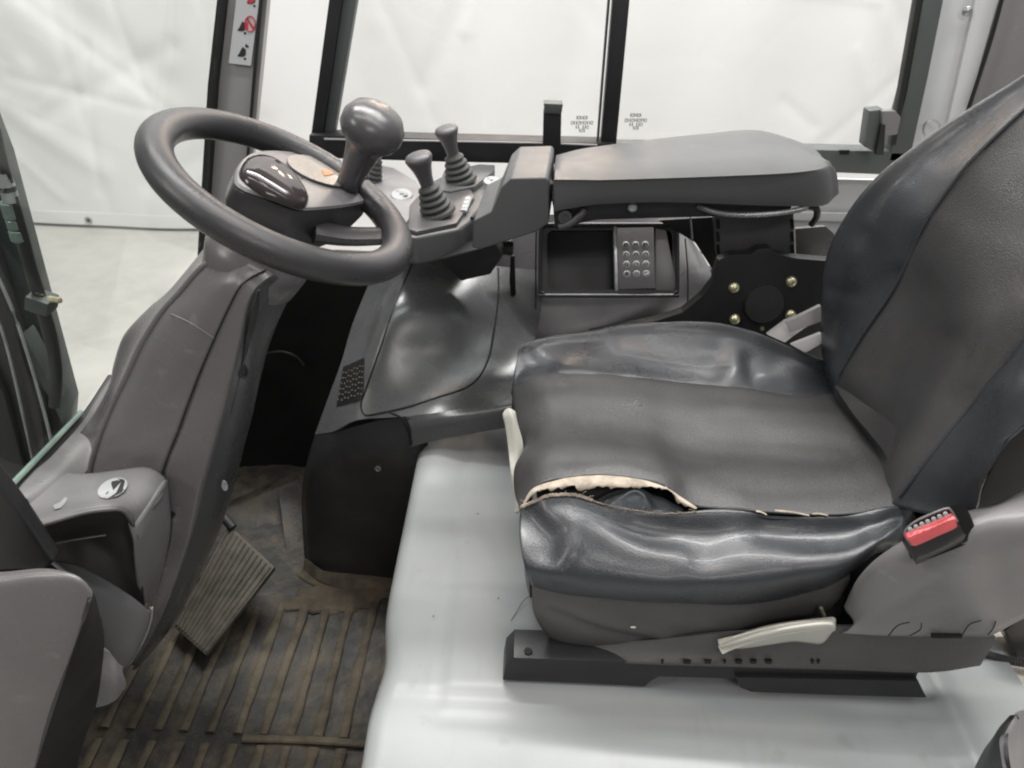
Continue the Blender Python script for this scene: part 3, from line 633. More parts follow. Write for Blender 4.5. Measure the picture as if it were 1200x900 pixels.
# ================================================================ ARMREST AND CONTROL POD
ar = thing('armrest', 'long dark grey padded armrest above the side console', 'armrest', tuple(Q(800, 260, y=1.25)))
cols = 9
back = [(652, 182, 1.33), (680, 175, 1.34), (707, 171, 1.34), (770, 163, 1.345), (830, 157, 1.35), (884, 153, 1.35), (927, 163, 1.33), (956, 176, 1.30), (966, 188, 1.26)]
front = [(650, 209, 1.175), (680, 209, 1.172), (707, 209, 1.17), (770, 207, 1.17), (830, 205, 1.17), (884, 203, 1.17), (925, 201, 1.172), (950, 198, 1.18), (966, 192, 1.20)]
fmid = [(649, 214, 1.17), (680, 213, 1.166), (707, 213, 1.165), (770, 211, 1.165), (830, 209, 1.165), (884, 207, 1.165), (930, 205, 1.166), (962, 202, 1.175), (975, 198, 1.20)]
fbot = [(650, 245, 1.17), (680, 240, 1.168), (707, 237, 1.168), (770, 235, 1.168), (830, 236, 1.168), (884, 238, 1.168), (935, 239, 1.17), (966, 238, 1.178), (979, 228, 1.20)]
def shift(r, dx, dy, dz): return [q+np.array([dx, dy, dz]) for q in pts(r)]
mid = [(a+b_)/2+np.array([0, 0, .004]) for a, b_ in zip(pts(back), pts(front))]
armrows = [shift(back, 0, .01, -.05), shift(back, 0, .012, -.012), pts(back), mid, pts(front), pts(fmid), pts(fbot), shift(fbot, -.002, .012, -.002), shift(fbot, -.005, .09, 0)]
G = cr(resample(armrows, 40), 6)
c0 = G[:, :1].mean(0, keepdims=True); c1 = G[:, -1:].mean(0, keepdims=True)
def capcols(Gc, cen, d): return [Gc*(1-s)+cen*s+np.array([d*q, 0, 0]) for s, q in ((.12, .6), (.4, .9), (.8, 1))]
G = np.concatenate([x_ for x_ in capcols(G[:, :1], c0, -.002)[::-1]]+[G]+[x_ for x_ in capcols(G[:, -1:], c1, .012)], 1)
pob('pad', grid_mesh(G), ar, 'armplastic', sharp=60)
elb = [(588, 219), (599, 209), (640, 208), (643, 212), (643, 262), (628, 272), (562, 293), (553, 290), (555, 258), (576, 248)]
prism('elbow_block', [(a, b, 1.17) for a, b in elb], (.012, .165, .004), ar, 'armplastic', bevel=.007, seg=4)
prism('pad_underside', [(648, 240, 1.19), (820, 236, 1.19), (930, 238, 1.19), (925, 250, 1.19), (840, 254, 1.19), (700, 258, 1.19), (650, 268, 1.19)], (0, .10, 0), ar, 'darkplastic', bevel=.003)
lathe('side_screw', [(.0075, 0), (.0075, .003), (.005, .0045), (.0005, .004)], Q(741, 243, y=1.185), (0, -1, .1), ar, 'steel', seg=20)
lathe('pivot_boss', [(.011, 0), (.011, .004), (.006, .005), (.005, .002), (.0005, .002)], Q(662, 254, y=1.18), (0, -1, .1), ar, 'plastic', seg=20)
sweep('pivot_rod', [(655, 266, 1.18), (668, 262, 1.178), (680, 252, 1.18), (684, 246, 1.185)], .006, ar, 'plastic')
cb = thing('spiral_cable', 'ribbed grey cable sagging under the rear of the armrest', 'cable', tuple(Q(880, 252, y=1.18)))
cabpts = [(818, 241, 1.19), (832, 247, 1.18), (852, 251, 1.175), (880, 252, 1.172), (910, 250, 1.172), (935, 246, 1.175), (948, 241, 1.185)]
C = cr(pts(cabpts), 16); rad = .0042+.0009*np.cos(np.arange(len(C))*math.pi)
pob('cable_sleeve', sweep_mesh(C, list(rad), n=1, seg=10), cb, 'steel')
sweep('cable_tail', [(945, 241, 1.185), (956, 244, 1.185), (957, 254, 1.19), (951, 263, 1.20)], .0055, cb, 'darkplastic')

cp = thing('control_pod', 'grey lever pod with three small rubber booted levers at the end of the armrest', 'control panel', tuple(Q(520, 280, y=1.25)))
def HZ(px, py, z): return Q(px, py, z=z)
# base plates are horizontal-ish prisms
z1 = .705
poly = [HZ(a, b, z1) for a, b in [(470, 276), (486, 278), (538, 268), (552, 258), (572, 238), (576, 224), (560, 205), (520, 205), (500, 215), (470, 240)]]
prism('pod_base', poly, (.004, .0, -.052), cp, 'armplastic', world=True, bevel=.007, seg=4)
poly = [HZ(a, b, z1+.008) for a, b in [(478, 268), (488, 271), (535, 261), (556, 230), (552, 222), (500, 218), (480, 240)]]
prism('lever_plate', poly, (0, 0, -.010), cp, 'plastic', world=True, bevel=.003)
poly = [HZ(a, b, z1+.012) for a, b in [(512, 222), (528, 224), (556, 218), (580, 199), (580, 193), (562, 192), (520, 200)]]
prism('lever_plate', poly, (0, 0, -.016), cp, 'armplastic', world=True, bevel=.003)
poly = [HZ(a, b, z1+.004) for a, b in [(430, 200), (442, 192), (462, 196), (488, 212), (494, 222), (490, 244), (476, 262), (440, 240)]]
prism('side_plate', poly, (0, 0, -.030), cp, 'lightplastic', world=True, bevel=.005, seg=3)
def pad(px, py, z, r, n, ax=(0, -.25, 1)):
    c = HZ(px, py, z); p = lathe('button_pad', [(r, 0), (r, .003), (r*.92, .005), (r*.2, .0055), (.0001, .0055)], c, ax, cp, 'pad', seg=28)
    for i in range(n):
        o = c+np.array([(-.4+.4*i)*r, (.35-.35*i)*r, .006])
        lathe('button', [(r*.2, 0), (r*.2, .0015), (r*.05, .002)], o, ax, p, 'lightplastic', seg=12)
pad(471, 230, z1+.004, .0205, 3); pad(576, 214, z1+.012, .0165, 2)
b_ = [HZ(543, 248, z1+.008), HZ(549, 232, z1+.008)]
p = sweep('button_strip', [b_[0], (b_[0]+b_[1])/2, b_[1]], .0065, cp, 'pad', world=True, flat=.5)
for t in (.2, .5, .8):
    o = b_[0]*(1-t)+b_[1]*t+np.array([0, 0, .003]); lathe('button', [(.0035, 0), (.0033, .0018), (.001, .002)], o, (0, 0, 1), p, 'print_white', seg=10)
sweep('pod_edge_strip', [HZ(553, 256, z1+.002), HZ(562, 246, z1+.002), HZ(571, 235, z1+.002)], .0035, cp, 'darkplastic', world=True, seg=8)
def lever(base, stem, top, R, knob, z, lab):
    B = HZ(base[0], base[1], z); S = Q(stem[0], stem[1], y=B[1]-.004); T = Q(top[0], top[1], y=B[1]-.012)
    ax = S-B; h = np.linalg.norm(ax)
    prof = [(R*1.08, 0)]
    for k in range(5):
        t0 = k/5; rr = R*(1-.50*t0)
        prof += [(rr, h*(t0+.02)), (rr*1.04, h*(t0+.07)), (rr*.98, h*(t0+.12)), (rr*.74, h*(t0+.16)), (rr*.72, h*(t0+.19))]
    prof += [(R*.42, h), (R*.30, h*1.02)]
    j = lathe('joystick', prof, B, ax, cp, 'boot', seg=36, label=lab, sharp=None)
    ax2 = T-S; h2 = np.linalg.norm(ax2)
    lathe('lever_knob', [(knob*.50, -.012), (knob*.52, 0), (knob*.56, h2*.25), (knob*.72, h2*.55), (knob*.95, h2*.78), (knob*1.02, h2*.88), (knob*.93, h2*.96), (knob*.6, h2*1.01), (knob*.05, h2*1.02)], S, ax2, j, 'plastic', seg=32, sharp=None)
lever((513, 250), (501, 217), (489, 181), .031, .0235, z1+.009, 'nearest booted lever, leaning toward the steering wheel')
lever((540, 212), (531, 181), (522, 149), .031, .0225, z1+.012, 'booted lever farther back beside the elbow block')
lever((437, 212), (442, 186), (452, 150), .018, .014, z1+.004, 'booted lever hidden behind the spinner knob')
sweep('pod_neck', [HZ(545, 300, z1-.05), HZ(575, 290, z1-.05), Q(600, 290, y=1.30)], [.01, .012, .015], cp, 'darkplastic', world=True)
prism('pod_underside', [(512, 304, 1.22), (560, 292, 1.22), (580, 284, 1.22), (590, 300, 1.24), (575, 322, 1.27), (540, 330, 1.27)], (0, .05, 0), cp, 'darkplastic', bevel=.006, seg=3)

# ================================================================ STEERING COLUMN + DASHBOARD
colm = thing('steering_column', 'dark grey moulded steering column cowl rising to the steering wheel', 'steering column', (-.55, .85, 0))
outer = [(262, 272, .97), (247, 282, .97), (200, 338, .965), (173, 362, .96), (145, 393, .955), (133, 427, .95), (128, 450, .945), (112, 482, .94), (85, 520, .93), (70, 552, .93)]
outw = [(268, 280, .92), (242, 297, .92), (205, 345, .92), (182, 368, .92), (158, 405, .91), (143, 438, .90), (128, 475, .90), (113, 512, .89), (100, 545, .88), (95, 565, .88)]
ridgeL = [(276, 292, .87), (240, 312, .86), (212, 343, .855), (191, 366, .85), (168, 402, .845), (150, 440, .84), (133, 475, .835), (118, 512, .83), (108, 545, .83), (106, 565, .83)]
midp = [(290, 304, .845), (262, 325, .83), (240, 350, .825), (222, 378, .82), (205, 412, .815), (190, 448, .81), (172, 488, .805), (158, 522, .80), (150, 552, .80), (148, 570, .80)]
seamr = [(312, 316, .84), (284, 333, .82), (267, 363, .815), (251, 398, .81), (235, 435, .805), (221, 472, .80), (208, 508, .795), (197, 535, .79), (190, 556, .785), (186, 575, .78)]
surf('main_panel', [outer, outw, ridgeL, midp, seamr], colm, 'column', n=50, ru=8, thick=.004, sharp=None)
# crisp highlight ridge between shell and panel: bead
sweep('shell_bead', [(q[0]-1, q[1], q[2]) for q in ridgeL], .0045, colm, 'column', n=5, seg=10)
sideL = [(312, 316, .84), (284, 333, .82), (267, 363, .815), (251, 398, .81), (235, 435, .805), (221, 472, .80), (208, 508, .795), (197, 535, .79), (192, 556, .785), (198, 590, .78), (200, 620, .775), (192, 665, .77), (178, 715, .765), (165, 750, .765), (151, 778, .765)]
corner = [(320, 322, .84), (300, 338, .82), (288, 363, .813), (280, 400, .808), (271, 440, .80), (262, 480, .795), (252, 515, .79), (242, 550, .783), (235, 575, .78), (227, 610, .775), (219, 640, .77), (206, 680, .765), (190, 720, .76), (174, 752, .76), (156, 780, .765)]
darkr = [(332, 328, .86), (318, 345, .85), (308, 372, .845), (300, 405, .84), (292, 440, .835), (283, 480, .83), (274, 518, .82), (266, 555, .815), (258, 585, .81), (248, 615, .805), (236, 645, .80), (220, 685, .79), (200, 725, .78), (180, 755, .775), (158, 781, .77)]
edge = [(347, 332, .90), (334, 358, .90), (322, 385, .89), (312, 415, .885), (304, 448, .88), (296, 485, .875), (288, 515, .87), (278, 555, .865), (268, 590, .86), (256, 625, .85), (242, 655, .84), (226, 692, .83), (204, 730, .81), (182, 760, .80), (160, 784, .79)]
edge2 = [(345, 336, .94), (330, 362, .94), (318, 388, .93), (308, 418, .925), (300, 450, .92), (292, 488, .91), (284, 518, .91), (274, 558, .90), (264, 592, .90), (252, 628, .89), (238, 658, .88), (222, 694, .87), (200, 732, .85), (178, 762, .83), (156, 786, .82)]
surf('side_panel', [sideL, corner], colm, 'column', n=60, ru=8, thick=.004, sharp=None)
surf('rear_panel', [[(q[0]+.5, q[1], q[2]+.001) for q in corner], darkr, edge, edge2], colm, 'gloss', n=60, ru=6, thick=.004, sharp=None)  # darker plastic than the other faces, painting in shade on this side
sweep('panel_seam', [(q[0], q[1], q[2]-.0012) for q in seamr[:-1]], .0009, colm, 'black', n=4, seg=6)
colrows = [outer, outw, ridgeL, midp, seamr]
sweep('cross_seam', [onsurf(colrows, *p, lift=.0003) for p in [(191, 366), (200, 368), (212, 373), (226, 380), (240, 389), (252, 397)]], .0008, colm, 'lightplastic', world=True, seg=6)
sweep('edge_groove', [(303, 340, .812), (299, 365, .815), (290, 400, .822), (280, 440, .818), (270, 485, .81)], [.003, .006, .006, .004, .002], colm, 'darkplastic', flat=.5)
lathe('oval_screw', [(.011, 0), (.010, .002), (.006, .0025), (.005, -.001), (.0005, -.001)], Q(285, 435, y=.818), (.65, -.8, .1), colm, 'darkplastic', sx=.62, seg=24)
lathe('oval_screw', [(.009, 0), (.008, .002), (.004, .002), (.0005, .001)], Q(263, 569, y=.80), (.65, -.8, .1), colm, 'steel', sx=.5, seg=20)
lathe('clip', [(.006, 0), (.005, .003), (.0005, .003)], Q(200, 603, y=.768), (.3, -.9, .1), colm, 'black', seg=12)
sweep('edge_highlight', [(178, 712, .758), (176, 728, .756), (168, 750, .755), (152, 777, .758)], .0022, colm, 'bone', seg=8)  # pale strip painting in the highlight along the cowl's lower edge
# wheel geometry
WC = np.array([-.2875, .90, .879]); WN = np.array([.471, .023, .882]); WN /= np.linalg.norm(WN)
e1 = np.cross(WN, [0, 1, 0]); e1 /= np.linalg.norm(e1); e2 = np.cross(WN, e1)
# column throat collar
lathe('throat_collar', [(.060, -.115), (.062, -.105), (.066, -.085), (.060, -.070), (.050, -.058), (.046, -.05)], WC-WN*.012, WN, colm, 'column', seg=48)
wh = thing('steering_wheel', 'dark grey steering wheel with spinner knob and glossy display hub', 'steering wheel', tuple(WC))
rim = []
vs = []; seg = 120; ms = 24
for i in range(seg):
    a = 2*math.pi*i/seg; rd = math.cos(a)*e1+math.sin(a)*e2
    for j in range(ms):
        b2 = 2*math.pi*j/ms; vs.append(WC+.1503*rd+.0205*math.cos(b2)*rd+.0185*math.sin(b2)*WN)
fs = [(i*ms+j, ((i+1) % seg)*ms+j, ((i+1) % seg)*ms+(j+1) % ms, i*ms+(j+1) % ms) for i in range(seg) for j in range(ms)]
me = bpy.data.meshes.new('m'); me.from_pydata([list(v) for v in vs], [], fs)
pob('rim', me, wh, 'rim', sharp=None)
HC = WC-WN*.012+e2*0
def WP(px, py, h):  # pixel -> point on plane parallel to the wheel at height h
    u = (px-600)/FPX; v = -(py-450)/FPX; d = F+u*RC+v*UC
    t = ((WC+WN*h-CAMP)@WN)/(d@WN); return CAMP+t*d
hub_px = [(273, 214), (279, 193), (293, 182), (318, 179), (350, 182), (385, 190), (412, 202), (430, 220), (431, 236), (412, 243), (380, 247), (350, 248), (325, 240), (300, 231), (282, 224)]
hub_top = [WP(a, b, -.002) for a, b in hub_px]; HCn = np.mean(hub_top, 0)
ring = lambda s, h: np.array([HCn+(q-HCn)*s+WN*h for q in cr(np.array(hub_top), 5, True)])
G = np.array([ring(.62, -.085), ring(.80, -.07), ring(.93, -.045), ring(1.02, -.022), ring(1.0, -.003), ring(.985, 0), ring(.9, .002), ring(.5, .003), ring(.02, .003)])
G = np.concatenate([G, G[:, :1]], 1); pob('hub', grid_mesh(G, face_cam=False), wh, 'rim', sharp=40)
G = np.array([ring(.985, .0015), ring(.96, .005), ring(.8, .0065), ring(.5, .0070), ring(.02, .007)]); G = np.concatenate([G, G[:, :1]], 1)
pob('display_cover', grid_mesh(G), wh, 'lightplastic', sharp=40)
# round pale display and the glossy dome with lamps reflected
prism('display', [WP(a, b, .0068) for a, b in [tuple(q) for q in (np.array(circ(375, 201, 41, 13, 28, .34)))]], WN*.002, wh, 'displaypale', world=True, bevel=0)
prism('display_icon', [WP(a, b, .0092) for a, b in [(377, 199), (388, 200), (391, 204), (380, 206)]], WN*.0004, wh, 'orange', world=True, bevel=0)
dome = [WP(a, b, .004) for a, b in [(281, 208), (283, 194), (296, 186), (316, 189), (333, 200), (350, 217), (361, 236), (351, 245), (325, 238), (299, 224)]]
dc = np.mean(dome, 0); dr = lambda s, h: np.array([dc+(q-dc)*s+WN*h for q in cr(np.array(dome), 4, True)])
G = np.array([dr(1, 0), dr(.97, .006), dr(.85, .011), dr(.6, .0155), dr(.3, .0175), dr(.02, .018)]); G = np.concatenate([G, G[:, :1]], 1)
M['dome'] = mat('glossy_lens', (.035, .028, .028), .09, .35, var=.05)
pob('glossy_lens', grid_mesh(G), wh, 'dome', sharp=None)
for sp in ((458, 272), (352, 160)):
    rd = WP(sp[0], sp[1], 0)-WC; rd /= np.linalg.norm(rd)
    sweep('spoke', [WC+rd*.05-WN*.035, WC+rd*.095-WN*.026, WC+rd*.148-WN*.004], [.024, .019, .017], wh, 'rim', world=True, flat=.55, up=tuple(WN))
# spinner knob
K0 = Q(414, 203, y=1.0); K1 = Q(431, 152, y=.985); kax = K1-K0; kax /= np.linalg.norm(kax)
kb = lathe('spinner_knob', [(.0160, -.03), (.0170, -.004), (.0175, .006), (.0200, .022), (.0235, .042), (.030, .055), (.037, .062), (.0410, .071), (.0405, .083), (.034, .095), (.020, .102), (.0005, .104)], K0, K1-K0+np.array([.008, -.004, .006]), wh, 'knob', seg=48, sharp=None)
lathe('knob_base', [(.019, 0), (.019, .008), (.016, .011)], WP(416, 205, .012), WN, kb, 'rim', seg=28)

db = thing('dashboard', 'grey dashboard shoulder and pod with an oval sticker left of the steering column', 'dashboard', (-.5, .7, .3))
surf('shoulder', [[(-30, 620, .60), (9, 584, .68), (40, 552, .78), (60, 530, .86), (97, 490, 1.0), (130, 441, 1.12), (150, 415, 1.2)],
                  [(-20, 630, .60), (22, 590, .67), (60, 560, .76), (85, 535, .85), (112, 495, .96), (138, 445, 1.08), (160, 418, 1.18)],
                  [(0, 640, .62), (40, 600, .68), (85, 570, .77), (105, 545, .85), (122, 505, .92), (150, 455, 1.0), (175, 420, 1.1)]], db, 'lightplastic', n=40, ru=8)
# pod body: top face, front face with recess, right face
surf('pod_top', [[(0, 590, .70), (30, 565, .76), (60, 553, .80), (98, 555, .79), (135, 551, .785), (165, 547, .78), (182, 550, .775), (196, 562, .765)],
                 [(-5, 605, .65), (30, 592, .68), (62, 578, .71), (100, 572, .72), (135, 568, .725), (163, 566, .725), (180, 572, .725), (190, 585, .725)],
                 [(-5, 622, .60), (28, 612, .61), (62, 602, .62), (98, 592, .63), (128, 588, .64), (146, 590, .65), (158, 600, .66), (163, 615, .67)],
                 [(-5, 630, .595), (33, 620, .60), (66, 609, .605), (98, 600, .615), (128, 596, .625), (144, 598, .635), (153, 607, .645), (159, 622, .655)]], db, 'lightplastic', n=50, ru=8, sharp=None)
surf('pod_side', [[(196, 562, .765), (199, 585, .765), (200, 620, .76), (192, 665, .758), (178, 712, .755)],
                  [(190, 570, .735), (193, 600, .735), (193, 630, .735), (186, 670, .735), (174, 708, .74)],
                  [(160, 612, .66), (164, 630, .66), (166, 650, .67), (168, 680, .69), (171, 706, .71)],
                  [(154, 614, .65), (158, 632, .65), (160, 655, .66), (163, 682, .68), (167, 702, .70)]], db, 'lightplastic', n=30, ru=6, sharp=None)
surf('pod_recess', [[(28, 620, .605), (66, 611, .61), (98, 602, .62), (128, 598, .63), (146, 600, .64), (155, 618, .65)],
                    [(40, 632, .64), (70, 628, .65), (100, 622, .66), (128, 620, .665), (145, 622, .67), (157, 635, .67)],
                    [(48, 645, .655), (75, 642, .66), (100, 642, .67), (130, 645, .675), (150, 650, .68), (162, 665, .68)],
                    [(52, 655, .66), (80, 664, .67), (105, 674, .68), (135, 690, .685), (158, 705, .69), (171, 718, .70)]], db, 'darkplastic', n=30, ru=6)
sweep('recess_slot', [(50, 640, .645), (85, 633, .652), (124, 627, .655)], .0012, db, 'lightplastic', seg=6)
surf('lower_cover', [[(60, 656, .64), (90, 662, .65), (125, 680, .66), (155, 700, .67), (172, 715, .675), (178, 716, .68)],
                     [(80, 672, .62), (100, 685, .63), (125, 700, .645), (150, 718, .66), (168, 732, .67), (174, 735, .68)],
                     [(90, 690, .62), (108, 715, .63), (125, 740, .64), (140, 756, .65), (155, 763, .66), (162, 762, .67)],
                     [(95, 700, .625), (110, 745, .63), (120, 775, .64), (132, 785, .65), (146, 782, .66), (152, 778, .67)]], db, 'lightplastic', n=30, ru=8, sharp=None)
surf('trim_leaf', [[(112, 760, .60), (122, 762, .60), (134, 771, .60), (143, 785, .60)], [(108, 790, .595), (122, 792, .59), (136, 795, .59), (148, 802, .60)], [(112, 829, .60), (122, 827, .60), (136, 820, .60), (146, 806, .60)]], db, 'lightplastic', n=16)
# oval sticker
def ST(px, py, l=0):
    g = Q(px, py, y=.70); return g+np.array([0, -.3, .95])*l
def stick(px, py, l):
    # on pod top: height found from the pod surface
    rows = [[(60, 578, .71), (100, 572, .72), (135, 568, .725), (163, 566, .725)], [(62, 553, .80), (98, 555, .79), (135, 551, .785), (165, 547, .78)], [(62, 602, .62), (98, 592, .63), (128, 588, .64), (146, 590, .65)]]
    rows = [rows[1], rows[0], rows[2]]
    g = onsurf(rows, px, py, lift=0); v = CAMP-g; return g+v/np.linalg.norm(v)*l
stk = prism('oval_sticker', [stick(a, b, .007) for a, b in circ(132, 572, 18.5, 10.5, 28, -.42)], (0, -.0002, .0004), db, 'key', world=True, bevel=0)
prism('sticker_field', [stick(a, b, .0078) for a, b in circ(132, 572, 17.4, 9.5, 28, -.42)], (0, -.0001, .0002), stk, 'print_dark', world=True, bevel=0)
mss = [prism_mesh([stick(a, b, .0086) for a, b in P_], (0, -.0001, .0002), 0) for P_ in
       ([(130, 570), (134, 566), (138, 567), (139, 561), (141, 565), (141, 571), (137, 575), (132, 576), (128, 579), (125, 582), (125, 577), (127, 573)],)]
pob('sticker_emblem', join_meshes(mss), stk, 'key')
pob('sticker_letters', sweep_mesh([stick(a, b, .0092) for a, b in circ(134, 572, 3.5, 2.6, 10)], .0005, closed=True, seg=5, n=2), stk, 'print_dark')
prism('paint_scuff', [stick(a, b, .007) for a, b in [(62, 592), (70, 589), (77, 582), (79, 586), (72, 595), (64, 597)]], (0, 0, .0002), db, 'pad', world=True, bevel=0)

# bottom-left near panel
dp = thing('door_side_armrest', 'smooth grey moulded panel in the bottom left corner nearest the camera', 'panel', tuple(Q(40, 800, y=.47)))
surf('panel_top', [[(-60, 668, .52), (0, 670, .52), (50, 666, .52), (85, 672, .515), (103, 684, .51)],
                   [(-60, 700, .50), (0, 690, .50), (50, 682, .50), (90, 684, .50), (108, 700, .50)],
                   [(-60, 790, .48), (0, 780, .48), (45, 765, .485), (78, 755, .49), (92, 745, .495)],
                   [(-60, 930, .45), (-10, 930, .455), (10, 930, .46), (22, 930, .465), (34, 925, .47)]], dp, 'column', n=36, ru=8, sharp=None)
surf('panel_inner_side', [[(103, 684, .51), (108, 700, .50), (100, 725, .495), (92, 745, .495), (62, 835, .48), (34, 925, .47)],
                          [(112, 700, .56), (122, 742, .56), (120, 780, .56), (112, 830, .56), (95, 880, .56), (80, 950, .56)]], dp, 'darkplastic', n=24, ru=6)
st = thing('door_strap', 'dark strap leaning across the left edge below the windscreen', 'strap', tuple(Q(20, 640, y=.5)))
prism('strap_body', [(-40, 520, .56), (0, 571, .56), (22, 600, .56), (62, 660, .56), (55, 668, .56), (-40, 672, .56)], (0, .02, 0), st, 'darkplastic', bevel=.006, seg=3)

# ================================================================ SEAT
seat = thing('driver_seat', 'black vinyl driver seat with a torn cushion seam showing beige lining', 'seat', (.28, .88, .33))
def front_wrap(row, dx=.018):
    p = pts(row); a = p[0]
    return [a+np.array([dx, 0, -.16]), a+np.array([dx*.5, 0, -.05])]+p
fb_seam = [(600, 456, 1.0), (617, 443, 1.0), (650, 438, 1.0), (681, 437, 1.0), (740, 442, 1.0), (803, 449, 1.0), (872, 456, 1.0), (933, 463, 1.0), (985, 462, 1.02)]
crest = [(611, 403, 1.07), (650, 394, 1.09), (690, 388, 1.10), (733, 380, 1.10), (790, 377, 1.10), (840, 378, 1.10), (880, 388, 1.10), (915, 402, 1.10), (985, 430, 1.10)]
crest2 = [(606, 420, 1.05), (635, 408, 1.07), (680, 402, 1.08), (733, 396, 1.08), (790, 392, 1.085), (840, 395, 1.085), (885, 408, 1.085), (922, 422, 1.085), (985, 442, 1.085)]
inner = [(602, 440, 1.02), (622, 428, 1.035), (665, 421, 1.04), (735, 420, 1.045), (800, 424, 1.045), (860, 428, 1.045), (905, 440, 1.045), (945, 450, 1.04), (985, 455, 1.05)]
fbf = folds([([(632, 410), (660, 430), (690, 437)], 7, .006), ([(650, 402), (690, 424), (740, 440)], 6, .005), ([(615, 410), (622, 425), (640, 432)], 6, -.006), ([(670, 415), (720, 432)], 6, -.004),
             ([(858, 412), (862, 432), (850, 446)], 9, .006), ([(885, 410), (905, 425), (930, 440)], 12, .007), ([(840, 415), (835, 440)], 9, -.004), ([(876, 425), (884, 445)], 7, -.006), ([(930, 440), (950, 455)], 10, .004)], noise=.0008, ws=1.6, k=.6)
surf('far_bolster', [[q+np.array([.0, .03, -.12]) for q in pts(crest)], [q+np.array([0, .02, -.03]) for q in pts(crest)], pts(crest), pts(crest2), pts(inner), [q+np.array([0, 0, -.001]) for q in pts(fb_seam)], [q+np.array([0, -.004, -.012]) for q in pts(fb_seam)]], seat, 'vinyl', n=110, ru=10, thick=.003, disp=fbf, world=True, sharp=None)
lipU = [(610, 592, .722), (625, 572, .728), (655, 562, .732), (690, 558, .735), (733, 560, .733), (781, 571, .726), (818, 594, .715), (870, 598, .712), (946, 603, .71), (1000, 602, .712), (1058, 592, .73)]
def lerp_row(a, b_, t, bump=0):
    A_ = resample([pts(a), pts(b_)], 12); return [A_[0][i]*(1-t)+A_[1][i]*t+np.array([0, 0, bump]) for i in range(12)]
sil = [(600, 456), (603, 478), (606, 492), (608, 510), (614, 520), (606, 540), (604, 560), (606, 580), (610, 592)]
seam_pts = pts(fb_seam); lip_pts = pts(lipU)
rowsP = [[q+np.array([0, .004, -.010]) for q in resample([seam_pts], 14)[0]], list(resample([seam_pts], 14)[0])]
S0 = resample([seam_pts, lip_pts], 14)
silw = [Q(a, b, y=1.0-.278*(i/8)) for i, (a, b) in enumerate(sil)]
for i in range(1, 8):
    t = i/8; r = S0[0]*(1-t)+S0[1]*t
    wt = np.exp(-np.arange(14)/1.2)[:, None]; r = r+(silw[i]-r[0])*wt
    r[:, 2] += (-.010+.006*math.sin(t*9))*math.sin(math.pi*t)*np.sin(np.linspace(.2, 2.9, 14))
    rowsP.append(list(r))
rowsP += [list(S0[1])]
def panel_wrap(rows):
    return [[r[0]+np.array([.020, 0, -.17]), r[0]+np.array([.010, 0, -.05]), r[0]+np.array([.002, 0, -.010])]+list(r)+[r[-1]+np.array([.03, 0, -.006]), r[-1]+np.array([.10, 0, -.05])] for r in rows]
pf = folds([([(645, 455), (655, 500), (640, 545)], 14, .004), ([(625, 470), (632, 520)], 10, -.003), ([(700, 540), (760, 545), (820, 570), (860, 590)], 12, .004), ([(640, 530), (700, 528), (760, 535)], 12, .003),
            ([(860, 470), (850, 520), (870, 580)], 22, .003), ([(830, 500), (1000, 505)], 7, .0018), ([(830, 525), (980, 532)], 6, .0016), ([(840, 548), (990, 552)], 6, .0016), ([(850, 480), (1000, 484)], 6, .0016),
            ([(620, 510), (600, 522)], 7, -.005), ([(880, 575), (1000, 570), (1050, 560)], 10, -.003), ([(1000, 480), (1045, 540)], 14, -.005), ([(655, 553), (730, 550), (790, 566)], 5, .003)], noise=.0012)
surf('seat_panel', panel_wrap(rowsP), seat, 'vinylmat', n=120, ru=9, thick=.003, disp=pf, world=True, sharp=None)
# near bolster
lipL = [(611, 594, .715), (625, 588, .716), (647, 580, .717), (677, 581, .716), (712, 592, .712), (768, 601, .708), (820, 600, .708), (870, 600, .708), (946, 605, .706), (1000, 603, .708), (1058, 593, .726)]
nb1 = [(608, 608, .70), (628, 604, .702), (655, 602, .70), (690, 608, .695), (730, 620, .69), (780, 626, .69), (830, 626, .69), (880, 626, .69), (945, 628, .688), (1000, 624, .69), (1052, 606, .71)]
nb2 = [(610, 640, .665), (630, 640, .665), (660, 642, .66), (700, 648, .655), (745, 655, .65), (795, 658, .65), (845, 657, .65), (890, 655, .65), (945, 654, .65), (1000, 645, .655), (1045, 620, .68)]
nb3 = [(616, 668, .645), (634, 668, .642), (662, 672, .64), (700, 677, .635), (745, 682, .63), (795, 684, .628), (845, 684, .628), (890, 682, .63), (940, 676, .635), (990, 664, .64), (1036, 636, .665)]
nb4 = [(623, 687, .652), (640, 691, .645), (668, 696, .642), (705, 700, .638), (748, 704, .636), (795, 706, .634), (845, 708, .634), (885, 706, .636), (930, 698, .642), (980, 682, .648), (1030, 648, .67)]
nbf = folds([([(640, 600), (668, 618), (672, 640), (655, 665)], 9, .012), ([(622, 610), (640, 630), (645, 655)], 12, -.012), ([(668, 600), (700, 625), (750, 648), (800, 660)], 9, .008), ([(690, 640), (740, 655), (780, 662)], 7, -.004),
             ([(745, 612), (790, 628), (830, 640)], 12, -.006), ([(840, 612), (880, 640), (960, 655)], 16, .006), ([(900, 618), (960, 630), (1000, 625)], 14, -.010), ([(940, 662), (985, 652), (1020, 630)], 8, .006), ([(1010, 612), (1040, 602)], 8, .007), ([(1030, 625), (1050, 605)], 6, -.007),
             ([(800, 615), (795, 640)], 10, .004), ([(625, 665), (700, 690), (800, 695)], 6, .003)], noise=.0006, ws=1.6, k=.55)
def endwrap(rows): return [list(r)+[r[-1]+np.array([.022, .006, -.015]), r[-1]+np.array([.05, .02, -.06])] for r in rows]
